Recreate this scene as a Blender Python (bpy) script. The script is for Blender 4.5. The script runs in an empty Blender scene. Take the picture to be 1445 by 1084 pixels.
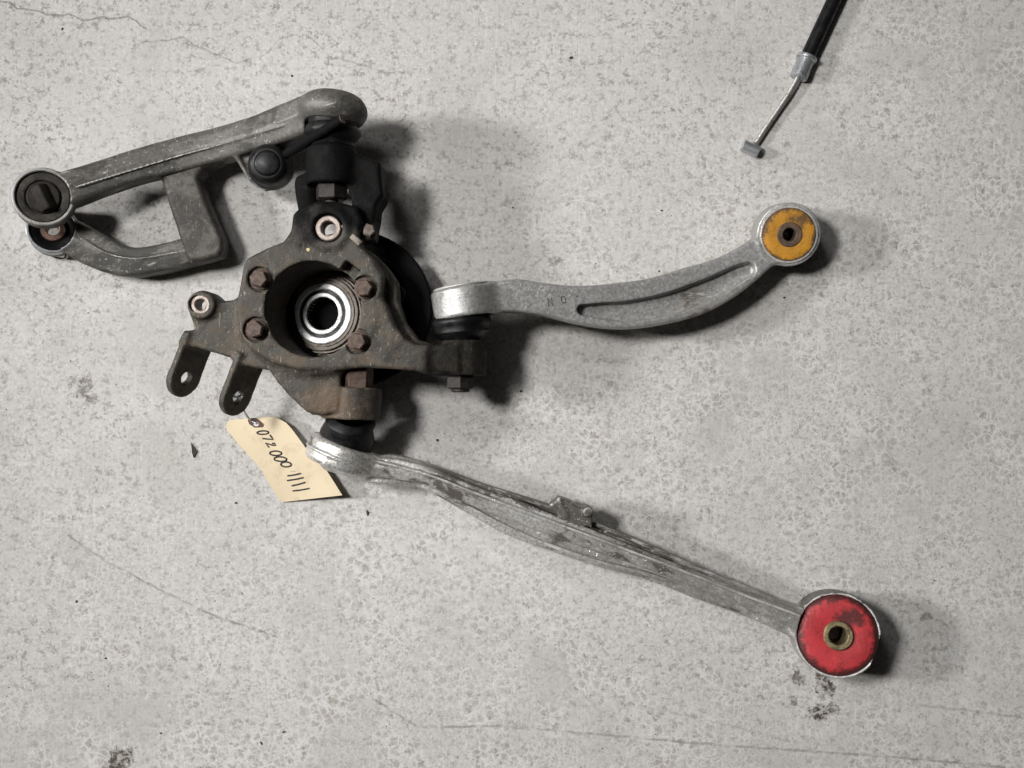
import bpy, bmesh, math, random
import numpy as np
from mathutils import Vector, Matrix

random.seed(7); np.random.seed(7)
scene = bpy.context.scene
C = scene.collection

# ------------------------------------------------------------------ camera
K = 1000.0 / 1445.0        # millimetres of floor per photo pixel
H = 1000.0                 # camera height over the floor, mm
cam_d = bpy.data.cameras.new('camera'); cam = bpy.data.objects.new('camera', cam_d); C.objects.link(cam)
cam_d.sensor_fit = 'HORIZONTAL'; cam_d.angle = 2 * math.atan(0.5); cam_d.clip_start = 0.01; cam_d.clip_end = 50
cam.location = (0, 0, H / 1000); cam.rotation_euler = (0, 0, 0)
scene.camera = cam

# ------------------------------------------------------------------ world and lamps (indoor garage light)
w = bpy.data.worlds.new('World'); scene.world = w; w.use_nodes = True
w.node_tree.nodes['Background'].inputs[0].default_value = (1, 1, 1, 1)
w.node_tree.nodes['Background'].inputs[1].default_value = 0.010

def lamp(name, loc, size, power, color=(1, .99, .975), sy=None):
    d = bpy.data.lights.new(name, 'AREA'); d.energy = power; d.color = color
    d.shape = 'RECTANGLE'; d.size = size; d.size_y = sy or size
    o = bpy.data.objects.new(name, d); C.objects.link(o); o.location = loc
    o.rotation_euler = (Vector((0, 0, 0.03)) - Vector(loc)).to_track_quat('-Z', 'Y').to_euler()
    return o
# shop lamp standing left of the parts, aimed across them (spot), and a weaker one farther off
def spot(name, loc, aim, power, size, soft):
    sd = bpy.data.lights.new(name, 'SPOT'); sd.energy = power; sd.color = (1, .99, .975)
    sd.spot_size = math.radians(size); sd.spot_blend = 1.0; sd.shadow_soft_size = soft
    so = bpy.data.objects.new(name, sd); C.objects.link(so); so.location = loc
    so.rotation_euler = (Vector(aim) - Vector(loc)).to_track_quat('-Z', 'Y').to_euler()
spot('work_lamp', (-.90, .365, 1.60), (.80, -.26, 0), 138, 96, .15)
spot('second_work_lamp', (-.62, 1.10, 1.65), (.60, -.62, 0), 25, 100, .20)
lamp('far_lamp', (-3.6, .45, 2.0), 0.45, 150)
lamp('overhead_fill', (-0.5, 0.7, 2.6), 0.8, 1.2)  # unseen overhead panel, added as a weak soft fill
vs = scene.view_settings
vs.view_transform = 'Standard'; vs.look = 'None'; vs.gamma = 1; vs.use_curve_mapping = False
vs.exposure = -0.24
scene.render.engine = 'CYCLES'
scene.cycles.max_bounces = 3; scene.cycles.diffuse_bounces = 2; scene.cycles.glossy_bounces = 2; scene.cycles.transmission_bounces = 0

# ------------------------------------------------------------------ helpers: positions
def P(px, py, z=0.0):
    """photo pixel of a point that stands z mm over the floor -> millimetres"""
    s = K * (1 - z / H)
    return np.array([(px - 722.5) * s, -(py - 542.0) * s, z], dtype=np.float64)
def Ln(n, z=0.0):
    return n * K * (1 - z / H)

# ------------------------------------------------------------------ helpers: materials
class NT:
    def __init__(s, name):
        s.m = bpy.data.materials.new(name); s.m.use_nodes = True
        s.t = s.m.node_tree; s.n = s.t.nodes; s.l = s.t.links
        s.b = s.n['Principled BSDF']
        tc = s.n.new('ShaderNodeTexCoord'); s.co = tc.outputs['Object']
    def put(s, sock, v):
        if hasattr(v, 'node'): s.l.new(v, sock)
        elif isinstance(v, (tuple, list)) and len(v) == 3 and sock.type == 'RGBA': sock.default_value = (*v, 1)
        else: sock.default_value = v
    def noise(s, scale, detail=4, rough=.55, dist=0.0, co=None, col=False):
        n = s.n.new('ShaderNodeTexNoise'); n.inputs['Scale'].default_value = scale
        n.inputs['Detail'].default_value = detail; n.inputs['Roughness'].default_value = rough
        n.inputs['Distortion'].default_value = dist; s.l.new(co or s.co, n.inputs['Vector'])
        return n.outputs['Color' if col else 'Fac']
    def voro(s, scale, feature='F1', co=None, out='Distance', rnd=1.0):
        n = s.n.new('ShaderNodeTexVoronoi'); n.feature = feature; n.inputs['Scale'].default_value = scale
        n.inputs['Randomness'].default_value = rnd
        s.l.new(co or s.co, n.inputs['Vector']); return n.outputs[out]
    def ramp(s, f, a, b, lo=0.0, hi=1.0):
        n = s.n.new('ShaderNodeMapRange'); n.interpolation_type = 'SMOOTHSTEP'
        s.put(n.inputs['Value'], f)
        for k, v in zip(('From Min', 'From Max', 'To Min', 'To Max'), (a, b, lo, hi)): s.put(n.inputs[k], v)
        return n.outputs[0]
    def math(s, op, a, b=0.0, c=0.0, clamp=False):
        n = s.n.new('ShaderNodeMath'); n.operation = op; n.use_clamp = clamp
        s.put(n.inputs[0], a); s.put(n.inputs[1], b); s.put(n.inputs[2], c); return n.outputs[0]
    def vmath(s, op, a, b=(0, 0, 0), out=0):
        n = s.n.new('ShaderNodeVectorMath'); n.operation = op
        s.put(n.inputs[0], a); s.put(n.inputs[1], b); return n.outputs[out]
    def mix(s, f, a, b):
        n = s.n.new('ShaderNodeMix'); n.data_type = 'RGBA'
        s.put(n.inputs[0], f); s.put(n.inputs[6], a); s.put(n.inputs[7], b); return n.outputs[2]
    def map(s, scale=(1, 1, 1), loc=(0, 0, 0), rot=(0, 0, 0), co=None):
        n = s.n.new('ShaderNodeMapping'); s.l.new(co or s.co, n.inputs[0])
        n.inputs['Scale'].default_value = scale; n.inputs['Location'].default_value = loc; n.inputs['Rotation'].default_value = rot
        return n.outputs[0]
    def sep(s, v):
        n = s.n.new('ShaderNodeSeparateXYZ'); s.l.new(v, n.inputs[0]); return n.outputs
    def comb(s, x, y, z=0.0):
        n = s.n.new('ShaderNodeCombineXYZ')
        for i, v in enumerate((x, y, z)): s.put(n.inputs[i], v)
        return n.outputs[0]
    def world(s):
        return s.n.new('ShaderNodeNewGeometry').outputs['Position']
    def curve(s, x, pts):
        n = s.n.new('ShaderNodeFloatCurve'); cv = n.mapping.curves[0]
        while len(cv.points) < len(pts): cv.points.new(.5, .5)
        for p, (a, b) in zip(cv.points, pts): p.location = (a, b); p.handle_type = 'VECTOR'
        n.mapping.extend = 'HORIZONTAL'; n.mapping.update()
        s.put(n.inputs['Value'], x); return n.outputs[0]
    def bump(s, h, strength=.3, dist=.001, normal=None):
        n = s.n.new('ShaderNodeBump'); n.inputs['Strength'].default_value = strength; n.inputs['Distance'].default_value = dist
        s.put(n.inputs['Height'], h)
        if normal is not None: s.l.new(normal, n.inputs['Normal'])
        return n.outputs[0]
    def done(s, col=None, rough=None, metal=None, normal=None, spec=None, coat=None):
        for k, v in (('Base Color', col), ('Roughness', rough), ('Metallic', metal), ('Normal', normal), ('Specular IOR Level', spec), ('Coat Weight', coat)):
            if v is not None: s.put(s.b.inputs[k], v)
        return s.m

def streaks(t, co, scale, stretch, ang, lo, hi):
    """short directional scratches"""
    v = t.map(scale=(1, stretch, 1), rot=(0, 0, ang), co=co)
    return t.ramp(t.noise(scale, 3, .6, .4, co=v), lo, hi)

def mat_aluminium(name, light=(.40, .385, .36), dark=(.075, .066, .057), grime=.5, metal=.55, rough=.46, back=False, wear=1.0, nickw=.85, dirn=None):
    """cast alloy: dirty film with torn edges, bright nicks and worn convex edges, sandy casting skin"""
    t = NT(name)
    tco = t.co if dirn is None else t.map(scale=(.5, 1, 1), co=t.map(rot=(0, 0, -dirn)))
    big = t.noise(17, 3, .6, .4); tear = t.noise(85, 7, .74, .5, co=tco); fine = t.noise(330, 5, .75); skin = t.noise(900, 3, .7)
    lo_ = .74 - grime * .44
    g = t.ramp(t.math('ADD', t.math('MULTIPLY', big, .5), t.math('MULTIPLY', tear, .62)), lo_ , lo_ + .10)
    c = t.mix(t.ramp(fine, .35, .66), tuple(x * .62 for x in light), light)
    c = t.mix(t.math('MULTIPLY', t.ramp(big, .35, .65), .35), c, tuple(x * y for x, y in zip(light, (.66, .62, .56))))
    film = t.mix(t.ramp(tear, .35, .7), dark, tuple(x * 2.0 for x in dark))
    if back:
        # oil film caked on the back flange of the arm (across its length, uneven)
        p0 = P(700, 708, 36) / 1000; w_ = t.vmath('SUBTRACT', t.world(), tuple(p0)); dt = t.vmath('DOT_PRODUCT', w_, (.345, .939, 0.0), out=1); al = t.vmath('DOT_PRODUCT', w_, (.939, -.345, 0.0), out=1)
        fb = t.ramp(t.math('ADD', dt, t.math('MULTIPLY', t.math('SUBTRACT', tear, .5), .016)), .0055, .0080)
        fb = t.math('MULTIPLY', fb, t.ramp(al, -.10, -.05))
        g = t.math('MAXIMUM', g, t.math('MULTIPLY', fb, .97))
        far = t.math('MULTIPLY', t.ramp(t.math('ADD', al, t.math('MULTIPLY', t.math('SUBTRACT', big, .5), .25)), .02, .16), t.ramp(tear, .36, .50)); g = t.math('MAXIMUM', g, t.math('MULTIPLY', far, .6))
    c = t.mix(t.math('MULTIPLY', g, .94), c, film)
    ed = t.n.new('ShaderNodeNewGeometry').outputs['Pointiness']
    edge = t.math('MULTIPLY', t.ramp(t.math('ADD', ed, t.math('MULTIPLY', t.math('SUBTRACT', tear, .5), .10)), .525, .57), wear)
    nick = t.math('MULTIPLY', t.ramp(t.noise(380, 4, .65, .8), .63, .67), t.ramp(t.noise(30, 3, .6), .40, .56))
    scr = t.math('MAXIMUM', streaks(t, None, 360, .07, .45, .655, .69), streaks(t, None, 300, .06, -.5, .67, .70) if dirn is None else t.ramp(t.noise(260, 3, .6, .2, co=t.map(scale=(.05, 1, 1), co=t.map(rot=(0, 0, -dirn)))), .62, .68))
    br = t.math('MAXIMUM', t.math('MULTIPLY', edge, .75), t.math('MAXIMUM', t.math('MULTIPLY', nick, nickw), t.math('MULTIPLY', t.math('MULTIPLY', scr, t.ramp(t.noise(48, 3, .6), .5, .64)), .5)))
    c = t.mix(br, c, (.74, .73, .71))
    pit = t.ramp(t.noise(420, 3, .6), .335, .30)
    c = t.mix(t.math('MULTIPLY', pit, .8), c, tuple(x * .6 for x in dark))
    h = t.math('ADD', t.math('MULTIPLY', fine, .7), t.math('ADD', t.math('MULTIPLY', skin, .5), t.math('ADD', t.math('MULTIPLY', tear, .7), t.math('MULTIPLY', nick, -.5))))
    rg = t.math('SUBTRACT', t.math('ADD', t.ramp(fine, .3, .7, rough - .06, rough + .12), t.math('MULTIPLY', g, .12)), t.math('MULTIPLY', br, .14))
    mt = t.math('MULTIPLY', t.math('SUBTRACT', 1.0, t.math('MULTIPLY', g, .8)), metal)
    return t.done(c, rg, mt, t.bump(h, .34, .0009), .4)

def mat_iron(name, black=.0, rust=.5, base=(.078, .070, .057), brown=(.118, .087, .060)):
    t = NT(name)
    big = t.noise(24, 5, .6, .8); mid = t.noise(95, 5, .65, .3); fine = t.noise(420, 4, .7)
    c = t.mix(t.ramp(mid, .3, .72), tuple(x * .5 for x in base), base)
    r = t.ramp(t.math('ADD', big, t.math('MULTIPLY', t.math('SUBTRACT', mid, .5), .7)), .62 - rust * .3, .82 - rust * .25)
    c = t.mix(t.math('MULTIPLY', r, .75), c, t.mix(fine, tuple(x * .6 for x in brown), tuple(x * 1.25 for x in brown)))
    s1 = streaks(t, None, 240, .16, .9, .665, .73); s2 = streaks(t, None, 300, .12, -.7, .67, .74)
    patch = t.ramp(t.noise(45, 3, .6), .44, .62)
    s3 = streaks(t, None, 420, .2, .2, .63, .70); sc = t.math('MAXIMUM', t.math('MULTIPLY', t.math('MAXIMUM', s1, s2), patch), t.math('MULTIPLY', t.math('MULTIPLY', s3, t.ramp(t.noise(60, 3, .6), .44, .6)), .8))
    c = t.mix(t.math('MULTIPLY', sc, .8), c, (.36, .315, .24))
    sp = t.ramp(t.noise(480, 3, .6), .63, .69)
    c = t.mix(t.math('MULTIPLY', sp, .6), c, (.33, .29, .23))
    ed = t.n.new('ShaderNodeNewGeometry').outputs['Pointiness']
    edge = t.ramp(t.math('ADD', ed, t.math('MULTIPLY', t.math('SUBTRACT', mid, .5), .10)), .53, .60)
    c = t.mix(t.math('MULTIPLY', edge, .55), c, (.30, .26, .20))
    if black is not None:
        bp = P(462, 568, 84) / 1000; q_ = t.sep(t.vmath('SUBTRACT', t.world(), tuple(bp)))
        rl = t.vmath('LENGTH', t.comb(q_[0], t.math('MULTIPLY', q_[1], 1.3), 0.0), out=1)
        rp = t.ramp(t.math('ADD', rl, t.math('MULTIPLY', t.math('SUBTRACT', mid, .5), .035)), .030, .012)
        c = t.mix(t.math('MULTIPLY', rp, .6), c, t.mix(fine, (.07, .045, .029), (.20, .13, .08)))
        # oily black coating round the upper ball joint and the far lugs
        w_ = t.sep(t.world()); n2 = t.math('MULTIPLY', t.math('SUBTRACT', t.noise(30, 4, .6), .5), .09)
        up = t.ramp(t.math('ADD', w_[1], n2), .118, .148)
        rt = t.math('MULTIPLY', t.ramp(t.math('ADD', w_[0], n2), -.115, -.055), .75)
        k = t.math('MAXIMUM', up, rt)
        c = t.mix(t.math('MULTIPLY', k, .96), c, (.0045, .0045, .005))
    h = t.math('ADD', t.math('MULTIPLY', mid, 1.0), t.math('MULTIPLY', fine, .55))
    sp_ = .36 if black is None else t.math('SUBTRACT', .38, t.math('MULTIPLY', k, .31))
    return t.done(c, t.ramp(mid, .3, .75, .46, .80), .08, t.bump(h, .75, .0011), sp_)

def mat_rubber(name, col=(.012, .012, .0125), rough=.42, dust=.25, spec=.28):
    t = NT(name); n = t.noise(80, 5, .65); f = t.noise(600, 3, .7)
    c = t.mix(t.math('MULTIPLY', t.ramp(t.math('ADD', n, t.math('MULTIPLY', f, .3)), .62, .85), dust), col, (.16, .145, .125))
    return t.done(c, t.ramp(n, .3, .7, rough - .08, rough + .18), 0.0, t.bump(t.math('ADD', n, f), .25, .0006), spec)

def mat_rust(name, a=(.14, .085, .06), b=(.055, .036, .028), metal=.15, rough=.6, hi=(.26, .19, .15)):
    t = NT(name); n = t.noise(160, 5, .65, .4); f = t.noise(700, 3, .7)
    c = t.mix(t.ramp(n, .3, .7), b, a)
    c = t.mix(t.math('MULTIPLY', t.ramp(f, .6, .75), .6), c, hi)
    return t.done(c, rough, metal, t.bump(t.math('ADD', n, f), .5, .0007), .4)

def mat_steel(name, col=(.62, .62, .62), rough=.32, dirt=.25, metal=.85):
    t = NT(name); n = t.noise(150, 5, .65, .3); f = t.noise(800, 2, .6)
    g = t.math('MULTIPLY', t.ramp(t.math('ADD', n, t.math('MULTIPLY', f, .25)), .66, .82), dirt * 3, clamp=True)
    c = t.mix(g, col, (.07, .055, .045))
    return t.done(c, t.ramp(n, .3, .7, rough, rough + .18), metal, t.bump(f, .2, .0004), .5)

def mat_plain(name, col, rough=.7, metal=0.0):
    t = NT(name); n = t.noise(120, 4, .6)
    return t.done(t.mix(n, tuple(x * .8 for x in col), tuple(min(1, x * 1.15) for x in col)), rough, metal, t.bump(t.noise(900, 3), .2, .0004))

def mat_urethane(name, col, dark, centre, r_in, r_out, seed):
    """painted / coloured bushing face: worn towards its rim, smeared with grease on one side"""
    t = NT(name)
    d = t.vmath('SUBTRACT', t.co, tuple(c for c in centre)); x = t.sep(d)
    r = t.vmath('LENGTH', t.comb(x[0], x[1], 0.0), out=1)
    n = t.noise(60 + seed, 5, .65, .6); f = t.noise(400, 4, .65)
    wob = t.math('ADD', t.math('MULTIPLY', t.math('SUBTRACT', n, .5), .015), t.math('MULTIPLY', t.math('SUBTRACT', f, .5), .012))
    rim = t.ramp(t.math('ADD', r, wob), r_out * .80, r_out * .97)
    c = t.mix(t.ramp(n, .35, .7), col, tuple(v * .72 for v in col))
    c = t.mix(t.math('MULTIPLY', t.ramp(f, .55, .75), .25), c, tuple(min(1, v * 1.5 + .04) for v in col))
    c = t.mix(t.math('MULTIPLY', rim, .9), c, dark)
    sx = t.math('SUBTRACT', x[0], r_in * .75); sy = t.math('SUBTRACT', x[1], r_in * 1.15)
    sm = t.vmath('LENGTH', t.comb(sx, t.math('MULTIPLY', sy, 1.5), 0.0), out=1)
    smear = t.ramp(t.math('ADD', sm, t.math('MULTIPLY', t.math('SUBTRACT', t.noise(70, 6, .7), .5), .05)), r_in * 1.25, r_in * .5)
    c = t.mix(t.math('MULTIPLY', smear, .85), c, dark)
    dirt = t.ramp(t.noise(120, 6, .75), .52, .66)
    c = t.mix(t.math('MULTIPLY', dirt, .32), c, dark)
    sc = streaks(t, None, 300, .1, .8, .62, .70)
    c = t.mix(t.math('MULTIPLY', sc, .14), c, tuple(min(1, v * 1.3 + .12) for v in col))
    return t.done(c, .55, 0.0, t.bump(t.math('ADD', n, f), .35, .0008), .4)

def mat_concrete():
    t = NT('concrete')
    base = t.co
    # two-scale warp for the craze network
    def warp(co, sc, amp):
        vm = t.n.new('ShaderNodeVectorMath'); vm.operation = 'SCALE'; vm.inputs['Scale'].default_value = amp
        t.l.new(t.vmath('SUBTRACT', t.noise(sc, 3, .65, col=True), (.5, .5, .5)), vm.inputs[0]); return t.vmath('ADD', co, vm.outputs[0])
    wco = warp(warp(base, 45, .016), 170, .0055)
    big = t.noise(3.2, 4, .55); mid = t.noise(14, 5, .6); fine = t.noise(110, 4, .7); micro = t.noise(650, 2, .7)
    c = t.mix(t.ramp(big, .3, .7), (.49, .475, .455), (.56, .546, .53))
    c = t.mix(t.math('MULTIPLY', t.ramp(mid, .35, .68), .45), c, (.44, .422, .395))
    grain = t.noise(300, 5, .8); patchy = t.ramp(t.noise(9, 4, .65), .38, .62)
    gd = t.ramp(t.math('ADD', grain, t.math('MULTIPLY', t.math('SUBTRACT', fine, .5), .9)), .50, .30)
    c = t.mix(t.math('MULTIPLY', gd, t.math('ADD', .5, t.math('MULTIPLY', patchy, .42))), c, (.205, .19, .168))
    c = t.mix(t.math('MULTIPLY', t.ramp(grain, .51, .66), .55), c, (.76, .75, .735))
    c = t.mix(t.math('MULTIPLY', t.ramp(fine, .47, .28), .5), c, (.28, .262, .235))
    c = t.mix(t.math('MULTIPLY', t.ramp(fine, .54, .75), .40), c, (.64, .63, .62))
    cloud = t.noise(7, 3, .65, .6)
    c = t.mix(t.math('MULTIPLY', t.ramp(cloud, .46, .66), .40), c, (.40, .385, .36))
    # etched cells: paler veins round slightly darker, browner islands
    e1 = t.voro(125, 'F1', co=wco); e2 = t.voro(240, 'F1', co=wco); ed = t.voro(125, 'DISTANCE_TO_EDGE', co=wco); ed2 = t.voro(240, 'DISTANCE_TO_EDGE', co=wco)
    x = t.sep(base)
    # less etched in the upper left part of the slab
    side = t.math('ADD', t.math('MULTIPLY', x[0], .42), t.math('MULTIPLY', x[1], -.62))
    area = t.ramp(t.math('ADD', t.math('ADD', side, t.math('MULTIPLY', t.math('SUBTRACT', t.noise(5, 4, .6), .5), .9)), .08), -.16, .14)
    jit = t.math('MULTIPLY', t.math('SUBTRACT', grain, .5), .4)
    pa = t.ramp(t.noise(18, 4, .68), .40, .60); pb = t.ramp(t.noise(11, 4, .68, .4), .42, .60)
    i1 = t.math('MULTIPLY', t.ramp(t.math('ADD', e1, jit), .52, .22), pa)
    i2 = t.math('MULTIPLY', t.ramp(t.math('ADD', e2, jit), .52, .22), pb)
    isl = t.math('MAXIMUM', i1, t.math('MULTIPLY', i2, .85))
    jv = t.math('MULTIPLY', t.math('SUBTRACT', grain, .5), .16)
    vein = t.math('MAXIMUM', t.math('MULTIPLY', t.ramp(t.math('ADD', ed, jv), .13, .0), pa), t.math('MULTIPLY', t.math('MULTIPLY', t.ramp(t.math('ADD', ed2, jv), .14, .0), pb), .6))
    c = t.mix(t.math('MULTIPLY', t.math('MULTIPLY', isl, area), .58), c, (.33, .31, .27))
    c = t.mix(t.math('MULTIPLY', t.math('MULTIPLY', vein, area), .52), c, (.74, .73, .715))
    # fine trowel and broom scratches
    s1 = streaks(t, None, 400, .06, .35, .58, .70)
    c = t.mix(t.math('MULTIPLY', s1, .30), c, (.68, .67, .66))
    # dark pores
    por = t.math('MULTIPLY', t.ramp(t.noise(240, 3, .6), .355, .30), t.math('ADD', .25, t.math('MULTIPLY', patchy, .75)))
    c = t.mix(t.math('MULTIPLY', por, .8), c, (.17, .155, .135))
    br = t.math('MULTIPLY', t.ramp(fine, .64, .72), pb)
    c = t.mix(t.math('MULTIPLY', br, .5), c, (.29, .245, .19))
    # photo-pixel coordinates of the slab, for cracks and oil stains at their places
    u = t.math('ADD', x[0], .5); v = t.math('SUBTRACT', .5, t.math('DIVIDE', x[1], .750173))
    jag = t.math('MULTIPLY', t.math('SUBTRACT', t.noise(85, 3, .7), .5), .010)
    groove = None
    dshn = t.ramp(t.noise(70, 4, .7), .36, .60, .12, 1.0)
    def line(pts, width, amt, col, wob=1.0, dash=None):
        nonlocal c, groove
        q = [(a / 1445, b / 1084) for a, b in pts]
        f = t.curve(u, q)
        d = t.math('ABSOLUTE', t.math('ADD', t.math('SUBTRACT', v, f), t.math('MULTIPLY', jag, wob)))
        k = t.ramp(d, width / 1084, width * .25 / 1084)
        k = t.math('MULTIPLY', k, t.math('MULTIPLY', t.math('GREATER_THAN', u, q[0][0]), t.math('LESS_THAN', u, q[-1][0])))
        if dash: k = t.math('MULTIPLY', k, dshn)
        c = t.mix(t.math('MULTIPLY', k, amt), c, col)
        groove = k if groove is None else t.math('MAXIMUM', groove, k)
    s = 3.01
    line([(a / s, b / s) for a, b in [(0, 5), (50, 15), (75, 40), (110, 38), (150, 48), (200, 60), (260, 70), (300, 58), (360, 90), (440, 70), (480, 80), (550, 68), (590, 100), (625, 128)]], 2.2, .62, (.13, .12, .10))
    line([(a / s, b / s) for a, b in [(600, 176), (640, 180), (690, 172), (710, 178), (780, 152), (830, 195), (920, 228), (1000, 268), (1060, 252), (1130, 230), (1190, 165), (1280, 143), (1330, 165), (1400, 245), (1500, 262), (1640, 310), (1720, 305)]], 2.2, .52, (.14, .13, .11), dash=40)
    line([(525, 985), (590, 1026), (700, 1025), (775, 1030), (1021, 1052), (1243, 1067), (1419, 1083)], 2.8, .58, (.16, .15, .13), .5, 60)
    line([(925, 1000), (1030, 1024), (1126, 1049)], 3.5, .30, (.22, .205, .18), .8, 50)
    line([(1284, 994), (1360, 1002), (1444, 1013)], 3.0, .40, (.22, .205, .18), .8, 50)
    line([(95, 755), (150, 792), (240, 840), (300, 868), (410, 905)], 2.8, .7, (.18, .165, .145), 1.0, 34)
    n95 = t.noise(95, 3, .7); n300 = t.ramp(t.noise(300, 3, .7), .36, .54, .35, 1.0); e2m = t.ramp(e2, .70, .50, .35, 1.0)
    def stain(px, py, r, amt, col=(.075, .062, .047), sx=1.0, thr=.5):
        nonlocal c
        p = P(px, py) / 1000
        d = t.vmath('SUBTRACT', base, tuple(p)); q = t.sep(d)
        l = t.vmath('LENGTH', t.comb(t.math('MULTIPLY', q[0], sx), q[1], 0.0), out=1)
        k = t.ramp(t.math('ADD', l, t.math('MULTIPLY', t.math('SUBTRACT', n95, thr), .03)), r * K / 1000 * 1.05, r * K / 1000 * .75)
        k = t.math('MULTIPLY', k, n300)
        k = t.math('MULTIPLY', k, e2m)
        c = t.mix(t.math('MULTIPLY', k, min(1, amt * 1.25)), c, col)
    for a in [(1160, 962, 13, .8), (1172, 972, 9, .7), (1126, 958, 9, .65), (1120, 989, 8, .6), (1157, 1005, 14, .85), (1174, 998, 9, .6), (170, 1072, 20, .9), (160, 1082, 14, .9),
              (120, 548, 14, .55), (132, 562, 10, .5), (105, 540, 9, .45), (1305, 870, 7, .5), (1108, 205, 8, .0), (780, 372, 8, .4), (645, 190, 45, .10), (1255, 655, 10, .3)]:
        if a[3] > 0: stain(*a)
    h = t.math('ADD', t.math('MULTIPLY', fine, .9), t.math('MULTIPLY', micro, .5))
    return t.done(c, t.ramp(mid, .3, .7, .62, .8), 0.0, t.bump(h, .35, .0011), .35)

# ------------------------------------------------------------------ helpers: objects
def thing(name, base, label, cat, group=None):
    o = bpy.data.objects.new(name, None); C.objects.link(o)
    o.empty_display_size = .02
    o.location = tuple(np.asarray(base) / 1000)
    o['label'] = label; o['category'] = cat
    if group: o['group'] = group
    o['base_mm'] = [float(v) for v in base]
    return o
def org(o):
    v = np.zeros(3)
    while o is not None:
        v += np.array(o.location) * 1000; o = o.parent
    return v
def obj(name, vf, mat, parent=None, smooth=40, bevel=0.0, origin=None):
    v, f = vf
    v = np.asarray(v, dtype=np.float64)
    loc = np.array(origin, dtype=float) if origin is not None else (org(parent) if parent is not None else np.zeros(3))
    me = bpy.data.meshes.new(name)
    vv = (v - loc) / 1000
    if isinstance(f, np.ndarray):
        nv, nf = len(vv), len(f)
        me.vertices.add(nv); me.vertices.foreach_set('co', vv.astype(np.float32).ravel())
        me.loops.add(nf * 4); me.loops.foreach_set('vertex_index', f.astype(np.int32).ravel())
        me.polygons.add(nf); me.polygons.foreach_set('loop_start', np.arange(0, nf * 4, 4, dtype=np.int32))
        me.polygons.foreach_set('loop_total', np.full(nf, 4, dtype=np.int32))
        me.update(calc_edges=True)
    else:
        me.from_pydata([tuple(a) for a in vv], [], f)
        bm = bmesh.new(); bm.from_mesh(me)
        bmesh.ops.remove_doubles(bm, verts=bm.verts, dist=1e-6)
        bmesh.ops.recalc_face_normals(bm, faces=bm.faces)
        if bevel:
            es = [e for e in bm.edges if len(e.link_faces) == 2 and e.calc_face_angle(0) > .5]
            bmesh.ops.bevel(bm, geom=es, offset=bevel / 1000, segments=2, profile=.6, affect='EDGES')
        bm.to_mesh(me); bm.free()
    me.validate()
    me.polygons.foreach_set('use_smooth', [True] * len(me.polygons))
    if smooth and not isinstance(f, np.ndarray): me.set_sharp_from_angle(angle=math.radians(smooth))
    me.materials.append(mat)
    o = bpy.data.objects.new(name, me); C.objects.link(o)
    if parent is not None:
        o.parent = parent
        o.location = tuple((loc - org(parent)) / 1000)
    else:
        o.location = tuple(loc / 1000)
    return o
def tag(o, label, cat=None, group=None):
    o['label'] = label
    if cat: o['category'] = cat
    if group: o['group'] = group
    return o

def frame(axis):
    a = np.asarray(axis, float); a = a / np.linalg.norm(a)
    r = np.array([0, 0, 1.0]) if abs(a[2]) < .9 else np.array([1.0, 0, 0])
    x = np.cross(r, a); x /= np.linalg.norm(x); y = np.cross(a, x)
    return x, y, a
def lathe(prof, c, axis=(0, 0, 1), seg=56, close=False, phase=0.0, wob=0.0):
    x, y, a = frame(axis); c = np.asarray(c, float); V = []; F = []; n = len(prof)
    for i in range(seg):
        th = 2 * math.pi * i / seg + phase
        d = x * math.cos(th) + y * math.sin(th)
        for j, (r, h) in enumerate(prof):
            k = 1 + wob * (math.sin(3 * th + j) * .6 + math.sin(7 * th + 1.7 * j) * .4)
            V.append(c + d * r * k + a * h)
    m = n if close else n - 1
    for i in range(seg):
        for j in range(m):
            q = [i * n + j, ((i + 1) % seg) * n + j, ((i + 1) % seg) * n + (j + 1) % n, i * n + (j + 1) % n]
            F.append(q)
    return V, F
def ring(r0, r1, h0, h1, c, axis=(0, 0, 1), seg=64, b=.6, wob=0.0):
    p = [(r0, h0), (r1 - b, h0), (r1, h0 + b), (r1, h1 - b), (r1 - b, h1), (r0 + b, h1), (r0, h1 - b)]
    return lathe(p, c, axis, seg, close=True, wob=wob)
def disc(r, h0, h1, c, axis=(0, 0, 1), seg=48, b=.6):
    return lathe([(0, h0), (r - b, h0), (r, h0 + b), (r, h1 - b), (r - b, h1), (0, h1)], c, axis, seg)
def hexa(r, h0, h1, c, axis=(0, 0, 1), phase=0.0, hole=0.0):
    x, y, a = frame(axis); c = np.asarray(c, float); V = []; F = []
    lv = [(r * .985, h0), (r, h0 + .4), (r, h1 - 1.4), (r * .86, h1 - .15), (max(hole, .01), h1)]
    if hole: lv.append((hole, h1 - 5))
    n = len(lv)
    for i in range(6):
        th = math.pi / 3 * i + phase
        d = x * math.cos(th) + y * math.sin(th)
        for (q, h) in lv: V.append(c + d * q + a * h)
    for i in range(6):
        for j in range(n - 1):
            F.append([i * n + j, ((i + 1) % 6) * n + j, ((i + 1) % 6) * n + j + 1, i * n + j + 1])
    F.append([i * n for i in range(6)][::-1])
    return V, F
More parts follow.
